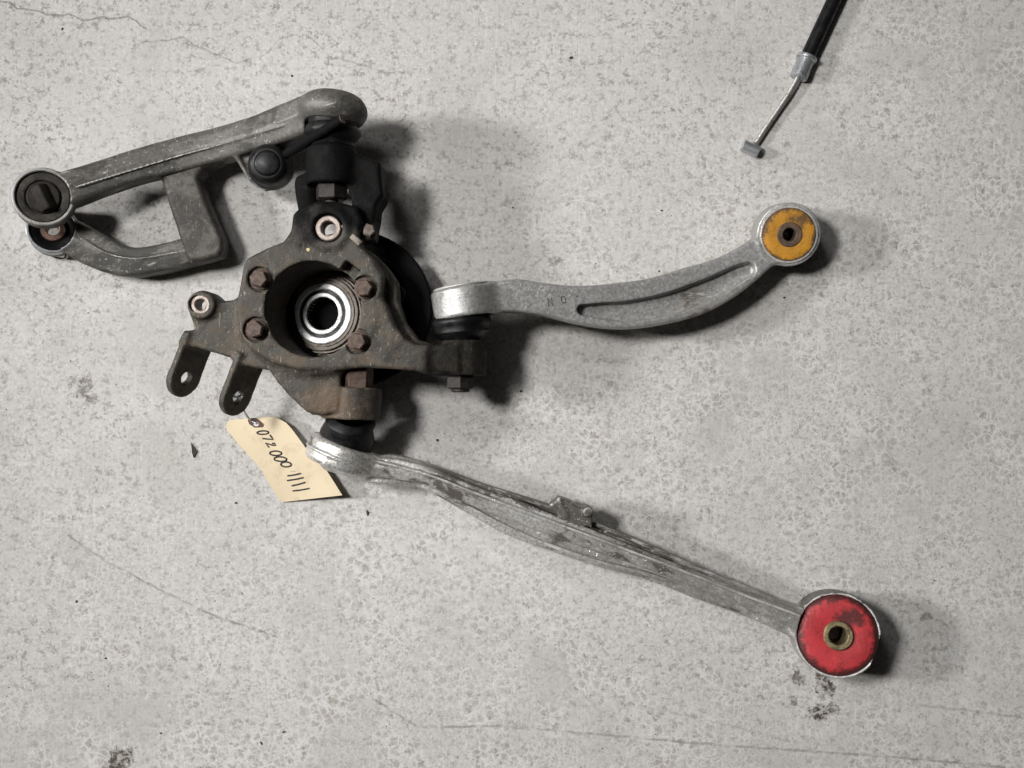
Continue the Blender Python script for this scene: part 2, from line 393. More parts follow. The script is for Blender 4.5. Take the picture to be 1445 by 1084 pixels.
def tube(pts, r, seg=10, cap=True, rr=None):
    pts = [np.asarray(p, float) for p in pts]; V = []; F = []
    up = np.array([0, 0, 1.0]); n = len(pts)
    for i, p in enumerate(pts):
        d = pts[min(i + 1, n - 1)] - pts[max(i - 1, 0)]; d /= np.linalg.norm(d)
        s = np.cross(d, up) if abs(d[2]) < .95 else np.cross(d, np.array([1.0, 0, 0])); s /= np.linalg.norm(s); t = np.cross(s, d)
        q = rr[i] if rr else r
        for k in range(seg):
            th = 2 * math.pi * k / seg; V.append(p + (s * math.cos(th) + t * math.sin(th)) * q)
    for i in range(n - 1):
        for k in range(seg):
            F.append([i * seg + k, i * seg + (k + 1) % seg, (i + 1) * seg + (k + 1) % seg, (i + 1) * seg + k])
    if cap: F.append(list(range(seg))[::-1]); F.append([(n - 1) * seg + k for k in range(seg)])
    return V, F
def smoothline(pts, n=8):
    """Catmull-Rom through rows of any width"""
    p = np.asarray(pts, float); p = np.vstack([2 * p[0] - p[1], p, 2 * p[-1] - p[-2]]); out = []
    for i in range(1, len(p) - 2):
        for k in range(n):
            t = k / n; a, b, c, d = p[i - 1], p[i], p[i + 1], p[i + 2]
            out.append(.5 * (2 * b + (c - a) * t + (2 * a - 5 * b + 4 * c - d) * t * t + (3 * b - a - 3 * c + d) * t ** 3))
    out.append(p[-2]); return np.array(out)
def merge(*parts):
    V = []; F = []
    for v, f in parts:
        o = len(V); V += [tuple(a) for a in v]; F += [[i + o for i in q] for q in f]
    return V, F
def boxm(c, ux, uy, uz, hx, hy, hz):
    V = []; c = np.asarray(c, float)
    for sx in (-1, 1):
        for sy in (-1, 1):
            for sz in (-1, 1): V.append(c + np.asarray(ux) * sx * hx + np.asarray(uy) * sy * hy + np.asarray(uz) * sz * hz)
    return V, [[0, 1, 3, 2], [4, 6, 7, 5], [0, 4, 5, 1], [2, 3, 7, 6], [0, 2, 6, 4], [1, 5, 7, 3]]

# ------------------------------------------------------------------ helpers: cast shapes as distance fields
class Field:
    """distance field on a grid (mm); the grid may be turned about z. Castings get their fillets from smooth unions."""
    def __init__(s, lo, hi, step, ang=0.0, pivot=(0, 0, 0)):
        s.ang, s.pv = ang, np.asarray(pivot, float); s.h = step; s.lo = np.asarray(lo, float)
        n = np.ceil((np.asarray(hi, float) - s.lo) / step).astype(int) + 1
        s.ax = [(s.lo[i] + step * np.arange(n[i])).astype(np.float32) for i in range(3)]
        s.d = np.full(tuple(n), 50.0, np.float32)
    def loc(s, p):
        p = np.asarray(p, float) - s.pv; c, q = math.cos(-s.ang), math.sin(-s.ang)
        return np.array([p[0] * c - p[1] * q, p[0] * q + p[1] * c, p[2]])
    def vec(s, a):
        c, q = math.cos(-s.ang), math.sin(-s.ang); a = np.asarray(a, float)
        return np.array([a[0] * c - a[1] * q, a[0] * q + a[1] * c, a[2]])
    def win(s, pts, m):
        pts = np.atleast_2d(pts); lo = pts.min(0) - m; hi = pts.max(0) + m; sl = []
        for i in range(3):
            a = max(0, int((lo[i] - s.lo[i]) / s.h)); b = min(len(s.ax[i]), int((hi[i] - s.lo[i]) / s.h) + 2)
            sl.append(slice(a, max(a, b)))
        X = s.ax[0][sl[0]][:, None, None]; Y = s.ax[1][sl[1]][None, :, None]; Z = s.ax[2][sl[2]][None, None, :]
        return tuple(sl), X, Y, Z
    def put(s, sl, d, k, cut):
        a = s.d[sl]
        if a.size == 0: return
        d = np.broadcast_to(d, a.shape)
        if cut:
            d = -d
            if k > 0:
                h = np.maximum(k - np.abs(a - d), 0) / k; s.d[sl] = np.maximum(a, d) + h * h * k * .25
            else: s.d[sl] = np.maximum(a, d)
        else:
            if k > 0:
                h = np.maximum(k - np.abs(a - d), 0) / k; s.d[sl] = np.minimum(a, d) - h * h * k * .25
            else: s.d[sl] = np.minimum(a, d)
    def cyl(s, c, axis, r, h0, h1, rnd=1.0, k=0.0, cut=False, inner=0.0):
        c = s.loc(c); a = s.vec(axis); a = a / np.linalg.norm(a)
        e = np.array([c + a * h0, c + a * h1])
        sl, X, Y, Z = s.win(e, r + k + 3)
        dx, dy, dz = X - c[0], Y - c[1], Z - c[2]
        t = dx * a[0] + dy * a[1] + dz * a[2]
        q = np.sqrt(np.maximum(dx * dx + dy * dy + dz * dz - t * t, 0))
        u = (q - r) if not inner else np.maximum(q - r, inner - q)
        u = u + rnd; w_ = np.abs(t - (h0 + h1) / 2) - (h1 - h0) / 2 + rnd
        d = np.minimum(np.maximum(u, w_), 0) + np.sqrt(np.maximum(u, 0) ** 2 + np.maximum(w_, 0) ** 2) - rnd
        s.put(sl, d, k, cut)
    def cap(s, p, q, r0, r1, k=0.0, cut=False):
        p, q = s.loc(p), s.loc(q); sl, X, Y, Z = s.win([p, q], max(r0, r1) + k + 3)
        v = q - p; L = (v @ v) or 1
        t = np.clip(((X - p[0]) * v[0] + (Y - p[1]) * v[1] + (Z - p[2]) * v[2]) / L, 0, 1)
        d = np.sqrt((X - p[0] - t * v[0]) ** 2 + (Y - p[1] - t * v[1]) ** 2 + (Z - p[2] - t * v[2]) ** 2) - (r0 + (r1 - r0) * t)
        s.put(sl, d, k, cut)
    def box(s, c, ux, uy, half, rnd=2.0, k=0.0, cut=False):
        c = s.loc(c); ux = s.vec(ux); ux /= np.linalg.norm(ux); uy = s.vec(uy); uy -= ux * (ux @ uy); uy /= np.linalg.norm(uy); uz = np.cross(ux, uy)
        sl, X, Y, Z = s.win([c], float(np.linalg.norm(half)) + k + 3)
        dx, dy, dz = X - c[0], Y - c[1], Z - c[2]; q = []
        for u, h in zip((ux, uy, uz), half): q.append(np.abs(dx * u[0] + dy * u[1] + dz * u[2]) - h + rnd)
        d = np.minimum(np.maximum(np.maximum(q[0], q[1]), q[2]), 0) + np.sqrt(sum(np.maximum(v, 0) ** 2 for v in q)) - rnd
        s.put(sl, d, k, cut)
    def poly(s, pts, z0, z1, rnd=1.5, k=0.0, cut=False, grow=0.0, tilt=(0, 0), piv=(0, 0)):
        """outline (mm) extruded between two heights; tilt = slope of both faces along x, y about piv"""
        L = np.array([s.loc((a[0], a[1], 0))[:2] for a in pts])
        e = np.array([[*L.min(0), z0], [*L.max(0), z1]])
        sl, X, Y, Z = s.win(e, grow + k + 3 + 12 * bool(tilt[0] or tilt[1]))
        x, y = X[:, :, 0], Y[:, :, 0]
        d2 = np.full(np.broadcast_shapes(x.shape, y.shape), 1e9, np.float32); sg = np.ones_like(d2)
        n = len(L)
        for i in range(n):
            a, b = L[i], L[i - 1]; ex, ey = b - a
            wx, wy = x - a[0], y - a[1]
            t = np.clip((wx * ex + wy * ey) / (ex * ex + ey * ey + 1e-9), 0, 1)
            d2 = np.minimum(d2, (wx - ex * t) ** 2 + (wy - ey * t) ** 2)
            c1 = y >= a[1]; c2 = y < b[1]; c3 = ex * wy > ey * wx
            fl = (c1 & c2 & c3) | (~c1 & ~c2 & ~c3); sg = np.where(fl, -sg, sg)
        u = (np.sqrt(d2) * sg)[:, :, None] - grow + rnd
        p = s.loc((*piv, 0))
        zz = Z - tilt[0] * (X - p[0]) - tilt[1] * (Y - p[1])
        w_ = np.abs(zz - (z0 + z1) / 2) - (z1 - z0) / 2 + rnd
        d = np.minimum(np.maximum(u, w_), 0) + np.sqrt(np.maximum(u, 0) ** 2 + np.maximum(w_, 0) ** 2) - rnd
        s.put(sl, d, k, cut)
    def sweep(s, rows, rnd=.6, k=0.0, cut=False, n=6, roof=0.0):
        """rows of (x, y, z, half width, half height): a beam with rounded box section"""
        R = smoothline(rows, n)
        sl, X, Y, Z = s.win([s.loc(r[:3]) for r in R], max(R[:, 3].max(), R[:, 4].max()) + k + 5)
        x, y = X[:, :, 0], Y[:, :, 0]
        lat = np.full(np.broadcast_shapes(x.shape, y.shape), 1e9, np.float32); cz, a, b = (np.ones_like(lat) for _ in range(3))
        for i in range(len(R) - 1):
            p, q = s.loc(R[i][:3]), s.loc(R[i + 1][:3])
            v = (q - p)[:2]; L2 = (v @ v) or 1
            t = np.clip(((x - p[0]) * v[0] + (y - p[1]) * v[1]) / L2, 0, 1)
            l_ = np.sqrt((x - p[0] - t * v[0]) ** 2 + (y - p[1] - t * v[1]) ** 2)
            m = l_ < lat; lat = np.where(m, l_, lat)
            cz = np.where(m, p[2] + (q[2] - p[2]) * t, cz); a = np.where(m, R[i][3] + (R[i + 1][3] - R[i][3]) * t, a); b = np.where(m, R[i][4] + (R[i + 1][4] - R[i][4]) * t, b)
        lat, cz, a, b = (q[:, :, None] for q in (lat, cz, a, b))
        rr = np.minimum(a, b) * rnd
        u = lat - a + rr; w_ = np.abs(Z - cz) - (b - roof * np.minimum(lat, a)) + rr
        d = np.minimum(np.maximum(u, w_), 0) + np.sqrt(np.maximum(u, 0) ** 2 + np.maximum(w_, 0) ** 2) - rr
        s.put(sl, d, k, cut)
    def mesh(s, rough=.25, scale=.35):
        d = s.d; I = d < 0; h = s.h
        cnt = np.zeros(tuple(n - 1 for n in d.shape), np.int8)
        for a in (0, 1):
            for b in (0, 1):
                for c in (0, 1): cnt += I[a:a + cnt.shape[0], b:b + cnt.shape[1], c:c + cnt.shape[2]]
        act = np.argwhere((cnt > 0) & (cnt < 8)); idx = np.full(cnt.shape, -1, np.int32); idx[tuple(act.T)] = np.arange(len(act))
        S = np.zeros((len(act), 3)); N = np.zeros(len(act))
        corners = [(a, b, c) for a in (0, 1) for b in (0, 1) for c in (0, 1)]
        val = {o: d[act[:, 0] + o[0], act[:, 1] + o[1], act[:, 2] + o[2]] for o in corners}
        for o in corners:
            for ax in range(3):
                if o[ax]: continue
                p = list(o); p[ax] = 1; p = tuple(p); A, B = val[o], val[p]; m = (A < 0) != (B < 0)
                t = np.where(m, A / np.where(m, A - B, 1), 0)
                q = np.tile(np.array(o, float), (len(act), 1)); q[:, ax] += t
                S[m] += q[m]; N[m] += 1
        V = s.lo + (act + S / N[:, None]) * h
        F = []
        for ax in range(3):
            o1, o2 = [(1, 2), (2, 0), (0, 1)][ax]
            sa = [slice(None)] * 3; sb = [slice(None)] * 3; sa[ax] = slice(0, -1); sb[ax] = slice(1, None)
            A, B = I[tuple(sa)], I[tuple(sb)]
            e = np.argwhere(A != B)
            ok = (e[:, o1] > 0) & (e[:, o2] > 0) & (e[:, o1] < d.shape[o1] - 1) & (e[:, o2] < d.shape[o2] - 1); e = e[ok]
            inside = A[tuple(e.T)]
            def cell(i, j):
                q = e.copy(); q[:, o1] += i; q[:, o2] += j; return idx[tuple(q.T)]
            quad = np.stack([cell(-1, -1), cell(0, -1), cell(0, 0), cell(-1, 0)], 1)
            quad[~inside] = quad[~inside][:, ::-1]
            F.append(quad)
        F = np.concatenate(F)
        # uneven cast skin
        nz = vnoise(V * scale * .25, 1) + .5 * vnoise(V * scale * .6, 2)
        e1 = V[F[:, 2]] - V[F[:, 0]]; e2 = V[F[:, 3]] - V[F[:, 1]]; fn = np.cross(e1, e2)
        vn = np.zeros_like(V)
        for k in range(4): np.add.at(vn, F[:, k], fn)
        vn /= np.linalg.norm(vn, axis=1)[:, None] + 1e-9
        V = V + vn * (nz * rough)[:, None]
        c, q = math.cos(s.ang), math.sin(s.ang)
        W = np.stack([V[:, 0] * c - V[:, 1] * q, V[:, 0] * q + V[:, 1] * c, V[:, 2]], 1) + s.pv
        return W, F
def vnoise(p, seed):
    i = np.floor(p).astype(np.int64); f = p - i; f = f * f * (3 - 2 * f); r = 0
    for a in (0, 1):
        for b in (0, 1):
            for c in (0, 1):
                h = ((i[:, 0] + a) * 73856093) ^ ((i[:, 1] + b) * 19349663) ^ ((i[:, 2] + c) * 83492791) ^ (seed * 2654435761)
                h = (h * 1103515245 + 12345) & 0x7fffffff; h = (h ^ (h >> 13)) * 1274126177 & 0x7fffffff
                v = (h & 0xffff) / 32767.5 - 1
                r = r + v * (f[:, 0] if a else 1 - f[:, 0]) * (f[:, 1] if b else 1 - f[:, 1]) * (f[:, 2] if c else 1 - f[:, 2])
    return r

# ------------------------------------------------------------------ floor
M_floor = mat_concrete()
fl = obj('floor', ([(-2500, -2500, 0), (2500, -2500, 0), (2500, 2500, 0), (-2500, 2500, 0)], [[0, 1, 2, 3]]), M_floor)
fl['kind'] = 'structure'; fl['label'] = 'worn grey concrete slab with crazing, hairline cracks and oil spots'

M_iron = mat_iron('oily_cast_iron')
M_rustiron = mat_iron('rusty_cast_iron', black=None, rust=.9)
M_black = mat_rubber('black_coated_steel', (.006, .006, .0065), .66, .03, .06)
M_rubber = mat_rubber('black_rubber', (.005, .005, .0055), .40, .06, .26)
M_bolt = mat_rust('rusty_bolt', (.155, .105, .08), (.06, .042, .034), hi=(.25, .19, .15))
M_dkbolt = mat_rust('dark_rusty_nut', (.032, .024, .020), (.009, .008, .0075), hi=(.085, .066, .056))
M_alu = mat_aluminium('weathered_aluminium', (.165, .157, .144), (.028, .027, .024), grime=.47, metal=.35, wear=.8, nickw=.7, dirn=.28)
M_cross = mat_aluminium('oil_blackened_aluminium', (.075, .068, .058), (.022, .019, .016), grime=.50, metal=.2, wear=.35, nickw=.22)
M_alu_clean = mat_aluminium('dull_grey_aluminium', (.47, .465, .455), (.065, .058, .05), grime=.37, metal=.45, rough=.38, nickw=.5, dirn=.12)
M_alu_bright = mat_aluminium('worn_bright_aluminium', (.56, .545, .52), (.07, .06, .05), grime=.36, metal=.55, rough=.36)
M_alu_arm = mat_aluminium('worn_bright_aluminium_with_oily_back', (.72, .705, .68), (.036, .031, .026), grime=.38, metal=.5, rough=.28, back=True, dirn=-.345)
M_steel = mat_steel('machined_steel', (.82, .82, .81), .45, .12, .35)
M_steel_dk = mat_steel('dirty_bearing_steel', (.22, .19, .16), .5, .5, .3)
M_zinc = mat_steel('zinc_plated_steel', (.46, .475, .49), .30, .25, .75)
M_sleeve = mat_rust('corroded_steel_sleeve', (.46, .40, .36), (.24, .18, .15), .3, .45, (.75, .72, .68))
M_brass = mat_rust('brassy_corroded_sleeve', (.34, .28, .15), (.12, .095, .06), .5, .42, (.6, .52, .32))
M_copper = mat_rust('copper_brown_sleeve', (.26, .16, .12), (.13, .08, .06), .3, .45, (.4, .3, .24))
M_hole = mat_plain('near_black_bore_steel', (.012, .011, .010), .8)  # near-black steel of the splined bore
M_paint = mat_plain('yellow_paint_dab', (.62, .46, .22), .6)

# ================================================================== KNUCKLE
kb = P(470, 440, 0) * np.array([1, 1, 0])
kn = thing('wheel_knuckle', kb, 'rusty black cast wheel knuckle with deep bearing bore and four bolts', 'knuckle')
ZT = 95.0
def pz(L, z): return [P(a, b, z)[:2] for a, b in L]
lo = np.array([P(215, 620, 60)[0], P(300, 615, 60)[1], 0]) ; hi = np.array([P(700, 300, 40)[0], P(500, 195, 60)[1], 124])
G = Field(lo, hi, 1.15)
# barrel round the bearing
bc = P(441, 436, ZT); bax = np.array([-.10, .03, 1.0]); bax /= np.linalg.norm(bax)
G.cyl(bc, bax, 58, -68, -6, 4)
# main four-bolt plate
plate = [(343, 374), (349, 364), (374, 351), (399, 341), (410, 325), (413, 303), (425, 290), (450, 283), (480, 284), (503, 292), (511, 312), (506, 336), (508, 347), (528, 367), (541, 388), (539, 420), (549, 438), (558, 460), (572, 478), (590, 487), (604, 489), (604, 525), (560, 521), (517, 519), (470, 522), (420, 522), (385, 512), (352, 492), (336, 470), (332, 430), (339, 400)]
G.poly(pz(plate, ZT), 70, ZT, 3.6, k=4)
# lower skirt that stands out beyond the plate on the right
skirt = [(470, 350), (505, 345), (526, 356), (548, 378), (561, 397), (562, 424), (572, 455), (590, 480), (612, 486), (612, 520), (560, 512), (500, 480)]
G.poly(pz(skirt, 74), 50, 76, 2.5, k=3)
# lower web towards the bottom ball joint
web = [(360, 492), (379, 521), (392, 541), (411, 562), (433, 582), (456, 586), (478, 582), (481, 548), (480, 505), (440, 490)]
G.poly(pz(web, 84), 56, 85, 3, k=7)
# left arm with eye and clevis
arm = [(268, 424), (283, 413), (298, 416), (312, 425), (329, 423), (352, 410), (370, 470), (376, 522), (345, 516), (330, 507), (296, 496), (284, 492), (262, 487), (252, 482), (261, 471), (274, 465), (270, 448)]
G.poly(pz(arm, 84), 62, 84, 2.5, k=4)
G.cyl(P(283, 430, 90), (0, 0, 1), Ln(19.5, 88), -40, 0, 2.0, k=6)
# the two clevis ears: upright plates with a round end
def ear(p0, p1, ztop, zbot, thick, rend):
    a = P(*p0, ztop); b = P(*p1, ztop); d = (b - a)[:2]; L = np.linalg.norm(d); d = d / L
    n = np.array([-d[1], d[0], 0]); dd = np.array([d[0], d[1], 0])
    if n[0] < 0: n = -n
    n = n * .89 + np.array([0, 0, .45]); n /= np.linalg.norm(n)
    up = np.cross(dd, n); up = up if up[2] > 0 else -up
    hh = (ztop - zbot) / 2
    st = a + n * thick / 2 - up * hh
    en = st + dd * (L - rend)
    G.box((st + en) / 2 - dd * 4, dd, n, ((L - rend) / 2 + 4, thick / 2, hh), 1.8, k=5)
    G.cyl(en, n, rend, -thick / 2, thick / 2, 1.0, k=.5)
    return en, n
e1, n1 = ear((255, 477), (226, 553), 84, 48, 6.5, 18)
e2, n2 = ear((328, 508), (300, 580), 84, 48, 6.5, 18)
G.cyl(e1, n1, 6, -9, 9, .3, cut=True); G.cyl(e2, n2, 6, -9, 9, .3, cut=True)
# ribs: clevis to the plate
G.cap(P(345, 470, 80), P(352, 395, 84), 6, 6, k=5)
# upper bracket round the eye
G.cyl(P(463, 322, ZT), (0, 0, 1), Ln(30, ZT), -30, 1.5, 3, k=7)
G.cyl(P(463, 322, ZT), (0, 0, 1), Ln(20.5, ZT), -3, 6, 1, cut=True, k=1)
# goose-neck to the upper ball joint
jz = 70.0
ju = P(468, 236, jz)
G.cyl(ju, (0, 1, 0), Ln(36, jz), -Ln(26, jz), Ln(26, jz), 2, k=3)
neck = [(484, 226), (506, 217), (537, 229), (539, 250), (541, 275), (532, 292), (528, 318), (526, 336), (505, 338), (500, 300), (492, 270)]
G.poly(pz(neck, 76), 34, 80, 4, k=5)
G.poly(pz([(418, 250), (432, 242), (450, 245), (452, 300), (440, 320), (421, 300), (420, 290)], 62), 40, 62, 3, k=6)
G.cap(P(440, 310, 72), P(430, 262, 55), 9, 8, k=6)
# right arm boss for the lateral link
rz = 62.0
rj = P(653, 505, rz)
G.cyl(rj, (0, 1, 0), Ln(33.5, rz), -Ln(25, rz), Ln(24, rz), 1.5, k=3)
G.poly(pz([(594, 489), (612, 487), (648, 484), (648, 526), (612, 526), (594, 524)], 90), 50, 91.5, 3, k=5, tilt=(-.22, 0), piv=P(606, 500, 94)[:2])
# bottom ball joint boss
lz = 58.0
lj = P(497, 568, lz)
lax = np.array([.05, 1, 0])
G.cyl(lj, lax, Ln(41, lz), -Ln(23, lz), Ln(22, lz), 1.2, k=2)
G.poly(pz([(432, 545), (455, 535), (470, 560), (470, 586), (440, 584)], 76), 40, 76, 4, k=6)
# bolt column over the boss and dark relief beside it
G.poly(pz([(525, 524), (600, 532), (600, 545), (540, 546), (527, 546)], 80), 30, 120, 1, k=1, cut=True)
# bore, notch, eyes
G.cyl(bc, bax, Ln(68, ZT), -80, 20, 1, cut=True, k=1.5)
G.box(P(490, 386, ZT), (1, -.75, 0), (.75, 1, 0), (8, 9, 14), 1.5, cut=True)
G.cyl(P(463, 322, 80), (0, 0, 1), 10, -60, 40, .5, cut=True)
G.cyl(P(283, 430, 80), (0, 0, 1), 7.5, -60, 40, .5, cut=True)
# counterbores under the bolts
BOLTS = [(367, 394), (361, 465), (514, 407), (505, 482)]
for b in BOLTS: G.cyl(P(*b, ZT), (0, 0, 1), Ln(18.2, ZT), -4.2, 8, .4, cut=True)
casting = obj('casting', G.mesh(.42), M_iron, kn)
del G

# bolts
b0 = P(*BOLTS[0], ZT)
bolt = obj('bolt', merge(hexa(Ln(12.8, ZT), .5, 11.5, b0 - (0, 0, 3.8), phase=.35)), M_bolt, kn, 30, origin=b0)
flg = obj('flange', lathe([(0, 0), (9.2, 0), (9.5, .8), (9.2, 1.8), (7.5, 2.6), (0, 2.6)], b0 - (0, 0, 4.0)), M_bolt, bolt, 40)
for i, b in enumerate(BOLTS[1:]):
    c = bolt.copy(); C.objects.link(c); c.parent = kn; c.location = tuple((P(*b, ZT) - org(kn)) / 1000); c.rotation_euler = (0, 0, .5 + i * .8)
    f2 = flg.copy(); C.objects.link(f2); f2.parent = c
# bearing and hub
hz = 34.0
hc = P(456, 443, hz); hax = np.array([-.20, .06, 1.0]); hax /= np.linalg.norm(hax)
def hr(px): return Ln(px, hz)
wb = obj('wheel_bearing', lathe([(hr(66), -26), (hr(63), -10), (hr(60), -10), (hr(59), -2), (hr(57), -2), (hr(56), 3), (hr(54.5), 3), (hr(54), 0), (hr(52.5), 0), (hr(52), 5), (hr(49), 5.4), (hr(48.6), 3.5), (hr(47.4), 3.5), (hr(47), 5.2), (hr(44), 5.5), (hr(43), 2), (hr(42), -20)], hc - hax * 3, hax, 72, wob=.004), M_steel_dk, kn, 35)
obj('outer_race', ring(hr(34.5), hr(43), -8, 3.2, hc, hax, 72, .8, .003), M_steel, wb, 35)
obj('seal', ring(hr(29), hr(35), -8, .4, hc, hax, 64, .5), M_rubber, wb, 35)
obj('inner_race', ring(hr(23.5), hr(29.5), -10, 2.6, hc, hax, 64, .7, .008), M_steel, wb, 35)
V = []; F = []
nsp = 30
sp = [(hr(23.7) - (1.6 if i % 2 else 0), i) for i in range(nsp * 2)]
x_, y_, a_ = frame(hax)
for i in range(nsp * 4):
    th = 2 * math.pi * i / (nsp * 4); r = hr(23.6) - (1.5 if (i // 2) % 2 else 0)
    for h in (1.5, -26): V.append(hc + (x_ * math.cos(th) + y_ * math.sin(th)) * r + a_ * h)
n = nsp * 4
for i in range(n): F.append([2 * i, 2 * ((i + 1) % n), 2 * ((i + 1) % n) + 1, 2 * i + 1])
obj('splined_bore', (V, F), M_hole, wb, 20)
# hub flange lying under the knuckle, face down
hf = P(486, 446, 20)
hub = obj('hub_flange', lathe([(0, -16), (24, -16), (32, -20), (33, -20), (33, -12), (66, -12), (68, -10), (68, -4), (66, -2), (50, -2), (46, 0), (30, 0), (28, -6), (0, -6)], hf, (0, 0, 1), 72), M_black, kn, 35)
for i in range(5):
    th = .4 + i * 2 * math.pi / 5; p = hf + np.array([math.cos(th) * 55, math.sin(th) * 55, -2.5])
    obj('stud_head', disc(8, 0, 5, p, seg=20), M_dkbolt, hub, 35)
# dust shield visible past the plate on the right
ds = P(500, 436, 30)
obj('dust_shield', lathe([(56, 3), (72, 4), (74, 2), (74, 0), (72, 1.2), (56, 0)], ds, (.02, .02, 1), 72), M_black, kn, 35)
# sleeves in the eyes
eye = obj('eye_sleeve', ring(Ln(10, 70), Ln(17.5, 90), -20, 0, P(463, 322, ZT + 2.5), seg=48, b=.9), M_sleeve, kn, 35)
obj('eye_sleeve', ring(Ln(8, 90), Ln(13.5, 90), -20, 0, P(283, 430, 90.6), seg=44, b=.8, wob=.01), M_sleeve, kn, 35)
for q in ((484.5, 319.5), (435, 352.5)):
    obj('paint_mark', lathe([(0, 0), (1.5, 0), (1.6, .5), (0, .8)], P(*q, ZT - .3), seg=10, wob=.2), M_paint, kn)
# upper stud nut
nut_u = obj('stud_nut', hexa(Ln(23, jz), 0, 17, P(468, 257, jz), (0, -1, 0), .2), M_dkbolt, kn, 30)
obj('stud_end', lathe([(0, 0), (6, 0), (6, 5), (5.2, 6), (0, 6)], P(468, 257, jz) + np.array([0, -16.5, 0]), (0, -1, 0), 24), M_dkbolt, nut_u, 35)
# lateral link nut
nut_r = obj('stud_nut', hexa(Ln(21, rz), 0, 13, P(650, 529, rz), (0, -1, 0), .5), M_dkbolt, kn, 30)
obj('stud_end', lathe([(0, 0), (8.5, 0), (8.5, 3), (7.6, 4), (0, 4)], P(650, 529, rz) + np.array([0, -12, 0]), (0, -1, 0), 24), M_dkbolt, nut_r, 35)
# bottom joint nut between plate and boss
nut_l = obj('stud_nut', hexa(Ln(23, lz + 12), 0, 20, P(503, 547, lz + 9), (.05, 1, 0), .2), M_bolt, kn, 30)
# abs sensor bolt and lug
sb = obj('sensor_bolt', hexa(6.2, 0, 6, P(518, 327, 82), (.35, .25, 1), .3), M_sleeve, kn, 30)
obj('washer', disc(8, -1.5, .2, P(518, 327, 82), (.35, .25, 1), 24), M_dkbolt, sb, 35)
obj('sensor_lug', boxm(P(503, 339, 94), (.75, -.66, 0), (.66, .75, 0), (0, 0, 1), 5.5, 2.6, 4), M_steel_dk, kn, 30, bevel=1.0)

# ================================================================== UPPER CONTROL ARM
ub = P(90, 340, 0)
ua = thing('upper_control_arm', ub, 'grimy aluminium control arm with two eyes, cross piece and black rubber bump stop', 'control arm')
ztop_b = np.array([*P(62, 280, 62)[:2], 62.0]); zlow_b = np.array([*P(75, 325, 22)[:2], 22.0])
bx = ztop_b - zlow_b; bx = bx / np.linalg.norm(bx)
# face axes lean towards where the faces look
axt = np.array([.36, .0, 1.0]); axt /= np.linalg.norm(axt)
axl = np.array([.36, .05, 1.0]); axl /= np.linalg.norm(axl)
G = Field((-520, 85, 0), (-115, 305, 122), 1.15)
zaf = lambda a: float(np.interp(a, [60, 100, 180, 260, 330, 400, 470], [58, 54, 40, 31, 33, 48, 66]))
G.sweep([(*P(a, b, zaf(a)), Ln(c, zaf(a)), hh) for a, b, c, hh in [(100, 268, 24, 16), (150, 251, 22, 15), (200, 235, 22.5, 15), (260, 220, 24.5, 15), (320, 204, 23.5, 15), (370, 189, 24, 16), (410, 175, 26, 18), (450, 160, 26, 20)]], .22, k=0, roof=.28)
# parting line and shoulders of the beam
G.sweep([(*P(a, b, zaf(a) + d), .8, 1.2) for a, b, d in [(108, 264, 15.5), (180, 242, 15), (260, 218, 15), (330, 199, 15.3), (400, 177, 17.3)]], .6, k=1.0)
G.sweep([(*P(a, b, zaf(a)), 5, 11) for a, b in [(105, 254), (187, 228), (267, 209), (350, 184)]], .6, k=4)
# ball joint head
hz_u = 70.0
hu = P(470, 166, hz_u)
hxa = np.array([.10, 1, .0]); hxa /= np.linalg.norm(hxa)
G.cyl(hu, hxa, Ln(48, hz_u), -Ln(14, hz_u), Ln(34, hz_u), 17, k=5)
G.cyl(hu, hxa, Ln(38, hz_u), -Ln(40, hz_u), -Ln(8, hz_u), 2, cut=True, k=2)
# bump stop bracket
G.poly(pz([(331, 214), (398, 200), (412, 226), (407, 250), (392, 266), (372, 269), (354, 259), (342, 236)], 40), 33, 40, 1.2, k=3)
G.cap(P(335, 222, 42), P(352, 252, 39), 2.4, 1.6, k=3)
# cross piece
G2 = Field((P(215, 300, 0)[0], P(250, 385, 0)[1], 0), (P(330, 300, 0)[0], P(250, 205, 0)[1], 60), 1.0)
G2.poly(pz([(222, 236), (275, 218), (318, 214), (326, 226), (305, 231), (288, 239), (281, 252), (291, 282), (314, 336), (315, 352), (309, 362), (290, 368), (268, 371), (262, 362), (253, 336), (238, 288), (228, 254)], 36), 14, 37.5, 5, tilt=(0, .04), piv=P(265, 300, 36)[:2])
# lower leg
zl = 17.0
G.sweep([(*P(104, 335, zl + 6), Ln(24, zl), 13), (*P(130, 350, zl + 3), Ln(25, zl), 13), (*P(160, 364, zl), Ln(23, zl), 14), (*P(192, 371, zl), Ln(20, zl), 15), (*P(230, 366, zl), Ln(19, zl), 16), (*P(270, 356, zl), Ln(19, zl), 16.5), (*P(292, 350, zl), Ln(19, zl), 16.5)], .25, k=4, roof=.26)
G.sweep([(*P(118, 338, zl + 15), .8, 1.2), (*P(150, 357, zl + 14), .8, 1.2), (*P(192, 365, zl + 15), .8, 1.2), (*P(250, 356, zl + 16), .8, 1.2)], .6, k=1)
